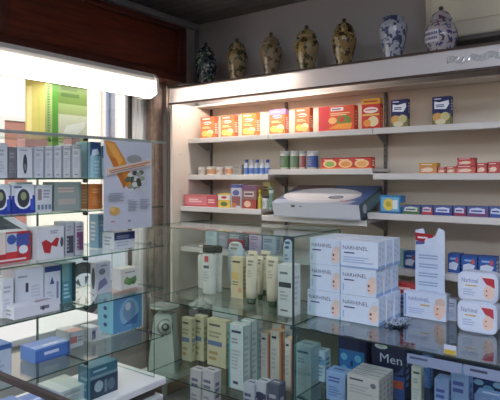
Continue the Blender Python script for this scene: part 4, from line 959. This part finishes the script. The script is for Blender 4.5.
# ---- row E (z6)
GE = 'cartons on the fifth row of the window display'
def d_bluebox(w,d,h): return carton_mesh(w,d,h,(74,110,176),[('l',.25,.35,.75,.75,1,(206,216,236)),('r',0,0,1,.15,(60,90,160)),('r',0,.88,1,1,(100,140,200))],(),[('r',0,0,1,1,(86,126,190))],[('r',0,.45,1,1,(90,130,196)),('r',0,.0,1,.42,(130,160,212)),('l',.3,.15,.8,.3,1,(220,228,240))])
X('device_carton','flat blue carton lying on the fifth display row',35,70,345,Z6,.13,d_bluebox,GE,xf=DX0-.16)
X('device_carton','blue and white carton cut by the left edge, fifth row',-14,12,346,Z6,.13,lambda w,d,h: carton_mesh(w,d,h,(176,190,206),[('r',0,.86,1,1,(56,100,160)),('l',.1,.2,.8,.6,3,(150,164,190))],(),(),[('r',0,0,1,1,(60,110,170))]),GE,xf=DX0-.10)
X('device_carton','low white and reddish carton near the divider, fifth row',70,84,331,Z6,.13,lambda w,d,h: carton_mesh(w,d,h,(206,206,208),[('r',.0,.3,.5,.7,(190,110,100)),('l',.55,.3,.9,.7,2,GREY)],(),(),[('r',0,0,1,.5,(206,150,140))]),GE,xf=DX0-.22)
X('device_carton','small dark-patterned white carton right of the divider, fifth row',91,100,327,Z6,.10,d_photo((200,202,206),(70,90,120),None,GREY,(.1,.2,.5,.8)),GE,xf=DX0-.22)
def d_face(w,d,h):
    F=[('r',0,0,1,1,(96,146,190)),('r',0,.92,1,1,(170,60,60)),('e',.55,.45,.34,.34,(140,180,210)),('e',.55,.48,.22,.26,(120,150,180)),('e',.5,.6,.1,.1,(190,200,214)),('p',[(.3,.15),(.8,.12),(.9,.4),(.7,.3)],(70,110,160))]
    return carton_mesh(w,d,h,(110,170,200),F,(),[('r',0,0,1,1,(120,184,206))]+[('e',.5,.2+.2*i,.12,.05,(40,70,130)) for i in range(4)],[('r',0,0,1,1,(190,120,124)),('r',.1,.3,.9,.6,(214,180,180))])
X('device_carton','large light blue carton with red top right of the divider, fifth row',113,142,290,Z6,.14,d_face,GE,xf=DX0-.24)
# ---- plinth
GP = 'cartons on the plinth of the window display'
def d_teal(w,d,h):
    F=[('r',0,0,1,.62,(44,66,84)),('r',0,.62,1,.72,(120,150,160)),('e',.3,.35,.16,.18,(150,170,180)),('e',.75,.3,.14,.2,(90,110,124)),('r',.5,.1,.6,.5,(110,130,140)),('l',.1,.8,.7,.92,1,(150,186,196))]
    return carton_mesh(w,d,h,(60,104,122),F,(),[('r',0,0,1,1,(70,110,128)),('l',.2,.2,.8,.7,3,(130,160,170))],[('r',0,0,1,1,(84,130,146))])
X('device_carton','dark teal carton standing on the white plinth',90,118,364,ZP,.10,d_teal,GP,xf=DX0-.08)
X('device_carton','blue carton lying on the plinth at the lower left',28,58,392,ZP,.12,d_bluebox,GP,xf=DX0-.14,h=.07)
X('device_carton','pale blue-white shrink-wrapped pack on the plinth',60,88,384,ZP,.2,d_plain((176,186,186),(130,140,130),(190,200,196),None,2),GP,xf=DX0-.13,h=.075)
X('device_carton','deep blue carton on the plinth at the picture edge',-6,26,398,ZP,.12,d_bluebox,GP,xf=DX0-.14,h=.09)

# ---- poster hung from the display's top rail
pxf = DX0+.0095
ya, yb_ = y_at(103.5,pxf), y_at(151.5,pxf); zp1 = Z1-.012; zp0 = z_at(229,pxf,(ya+yb_)/2)
po = empty('poster', (pxf,(ya+yb_)/2,zp1), 'white poster with an orange streak and flowers hanging from the glass display', 'poster')
pw = yb_-ya; ph = zp1-zp0
m = MB(); m.box((-.0008,-pw/2,-ph), (.0008,pw/2,0), mat((190,194,204), .45, 0, .02))
PP = lambda u,v,e: (.0008+e, -pw/2+u*pw, -ph+v*ph)
pr = [('p',[(.02,1),(.22,.98),(.42,.80),(.60,.52),(.52,.44),(.30,.60),(.06,.86)],(206,138,52)),('p',[(.04,.98),(.20,.96),(.38,.78),(.30,.72)],(226,164,80)),('p',[(.08,.84),(.24,.80),(.46,.52),(.40,.46)],(190,110,40))]
rr = random.Random(11)
for i in range(46):
    a_ = rr.uniform(0,6.28); q_ = rr.uniform(0,1)
    u_ = .68+.22*q_*math.cos(a_); v_ = .54+.12*q_*math.sin(a_)
    pr.append(('e',u_,v_,.055,.028,rr.choice([(214,214,206),(60,66,58),(150,156,140),(96,104,84),(200,202,196)])))
pr += [('e',.60,.80,.16,.05,(150,150,146)),('e',.20,.215,.10,.045,(206,160,84)),('e',.16,.24,.05,.03,(220,180,110)),('l',.08,.32,.40,.42,5,(160,164,176)),('l',.46,.20,.68,.34,8,(158,162,174)),('l',.72,.22,.94,.34,6,(158,162,174)),('l',.46,.08,.54,.11,1,(120,120,130)),('l',.12,.09,.2,.11,1,(190,120,110))]
prints(m, PP, pr); m.build('sheet', po)
q = MB(); 
def rot(u,v): return (u,v)
c0=(.06,.60); c1=(.95,.72); hw=.045
q.add([(.012,-pw/2+c0[0]*pw,-ph+(c0[1]+.01)*ph),(.012,-pw/2+c1[0]*pw,-ph+(c1[1]+.01)*ph),(.012,-pw/2+c1[0]*pw,-ph+(c1[1]+.085)*ph),(.012,-pw/2+c0[0]*pw,-ph+(c0[1]+.085)*ph),
       (.002,-pw/2+c0[0]*pw,-ph+(c0[1]+.01)*ph),(.002,-pw/2+c1[0]*pw,-ph+(c1[1]+.01)*ph),(.002,-pw/2+c1[0]*pw,-ph+(c1[1]+.085)*ph),(.002,-pw/2+c0[0]*pw,-ph+(c0[1]+.085)*ph)],
      [(0,1,2,3),(4,7,6,5),(0,4,5,1),(1,5,6,2),(2,6,7,3),(3,7,4,0)], mat((214,196,178),.4))
prints(q, lambda u,v,e: (.012+e, -pw/2+(c0[0]+u*(c1[0]-c0[0]))*pw, -ph+(c0[1]+.02+u*(c1[1]-c0[1])+v*.05)*ph), [('r',.02,.5,.98,.9,(196,130,96)),('l',.05,.1,.95,.4,1,(110,90,90))])
o = q.build('price_banner', po); o['label'] = 'slanted cream strip across the poster'

# ================================================================== ADDED CEILING LAMPS (out of view, for front fill) AND SKY
for k,(lx,ly) in enumerate(((-.8,-1.2),(.5,1.2))):
    e = empty('fill_lamp', (lx,ly,ZC-.05), ('added square white fill lamp, unseen behind the viewer','square white ceiling lamp at the viewer\'s right')[k], 'lamp')
    m = MB(); m.box((-.62,-.42,0), (.62,.42,.045), mat((210,210,210),.4), .004); m.build('frame', e)
    m = MB(); m.box((-.58,-.38,-.012), (.58,.38,-.001), emis((226,236,255), 42 if k == 0 else 24)); m.build('diffuser', e)

w = bpy.data.worlds.new('World'); SC.world = w; w.use_nodes = True
nt = w.node_tree; bg = nt.nodes['Background']
tc = nt.nodes.new('ShaderNodeTexCoord'); sp = nt.nodes.new('ShaderNodeSeparateXYZ'); cr = nt.nodes.new('ShaderNodeValToRGB')
cr.color_ramp.elements[0].position = .45; cr.color_ramp.elements[0].color = (.55,.52,.50,1); cr.color_ramp.elements[1].position = .62; cr.color_ramp.elements[1].color = (.80,.90,1,1)
mp = nt.nodes.new('ShaderNodeMath'); mp.operation = 'MULTIPLY_ADD'; mp.inputs[1].default_value = .5; mp.inputs[2].default_value = .5
nt.links.new(tc.outputs['Generated'], sp.inputs[0]); nt.links.new(sp.outputs['Z'], mp.inputs[0]); nt.links.new(mp.outputs[0], cr.inputs[0]); nt.links.new(cr.outputs[0], bg.inputs['Color'])
bg.inputs['Strength'].default_value = 2.2
sun = bpy.data.lights.new('sun','SUN'); sun.energy = 2.5; sun.angle = R(2); sun.color = (1,.95,.88)
so = bpy.data.objects.new('sun', sun); COL.objects.link(so); so.rotation_euler = Vector((-.8,.35,-.75)).to_track_quat('-Z','Y').to_euler()

# ================================================================== CAMERA
cam = bpy.data.cameras.new('camera'); co = bpy.data.objects.new('camera', cam); COL.objects.link(co)
cam.sensor_fit = 'HORIZONTAL'; cam.sensor_width = 36; cam.lens = 36*FL/500; cam.shift_y = -(200-HZ)/500
cam.clip_start = .05; cam.clip_end = 200
co.location = (0,0,H); co.rotation_euler = (R(90),0,YAW)
SC.camera = co
SC.view_settings.view_transform = 'Standard'; SC.view_settings.look = 'None'; SC.view_settings.gamma = 1; SC.view_settings.use_curve_mapping = False
SC.view_settings.exposure = .15
SC.cycles.transparent_max_bounces = 48; SC.cycles.max_bounces = 10; SC.cycles.use_denoising = True
SC.cycles.sample_clamp_indirect = 4
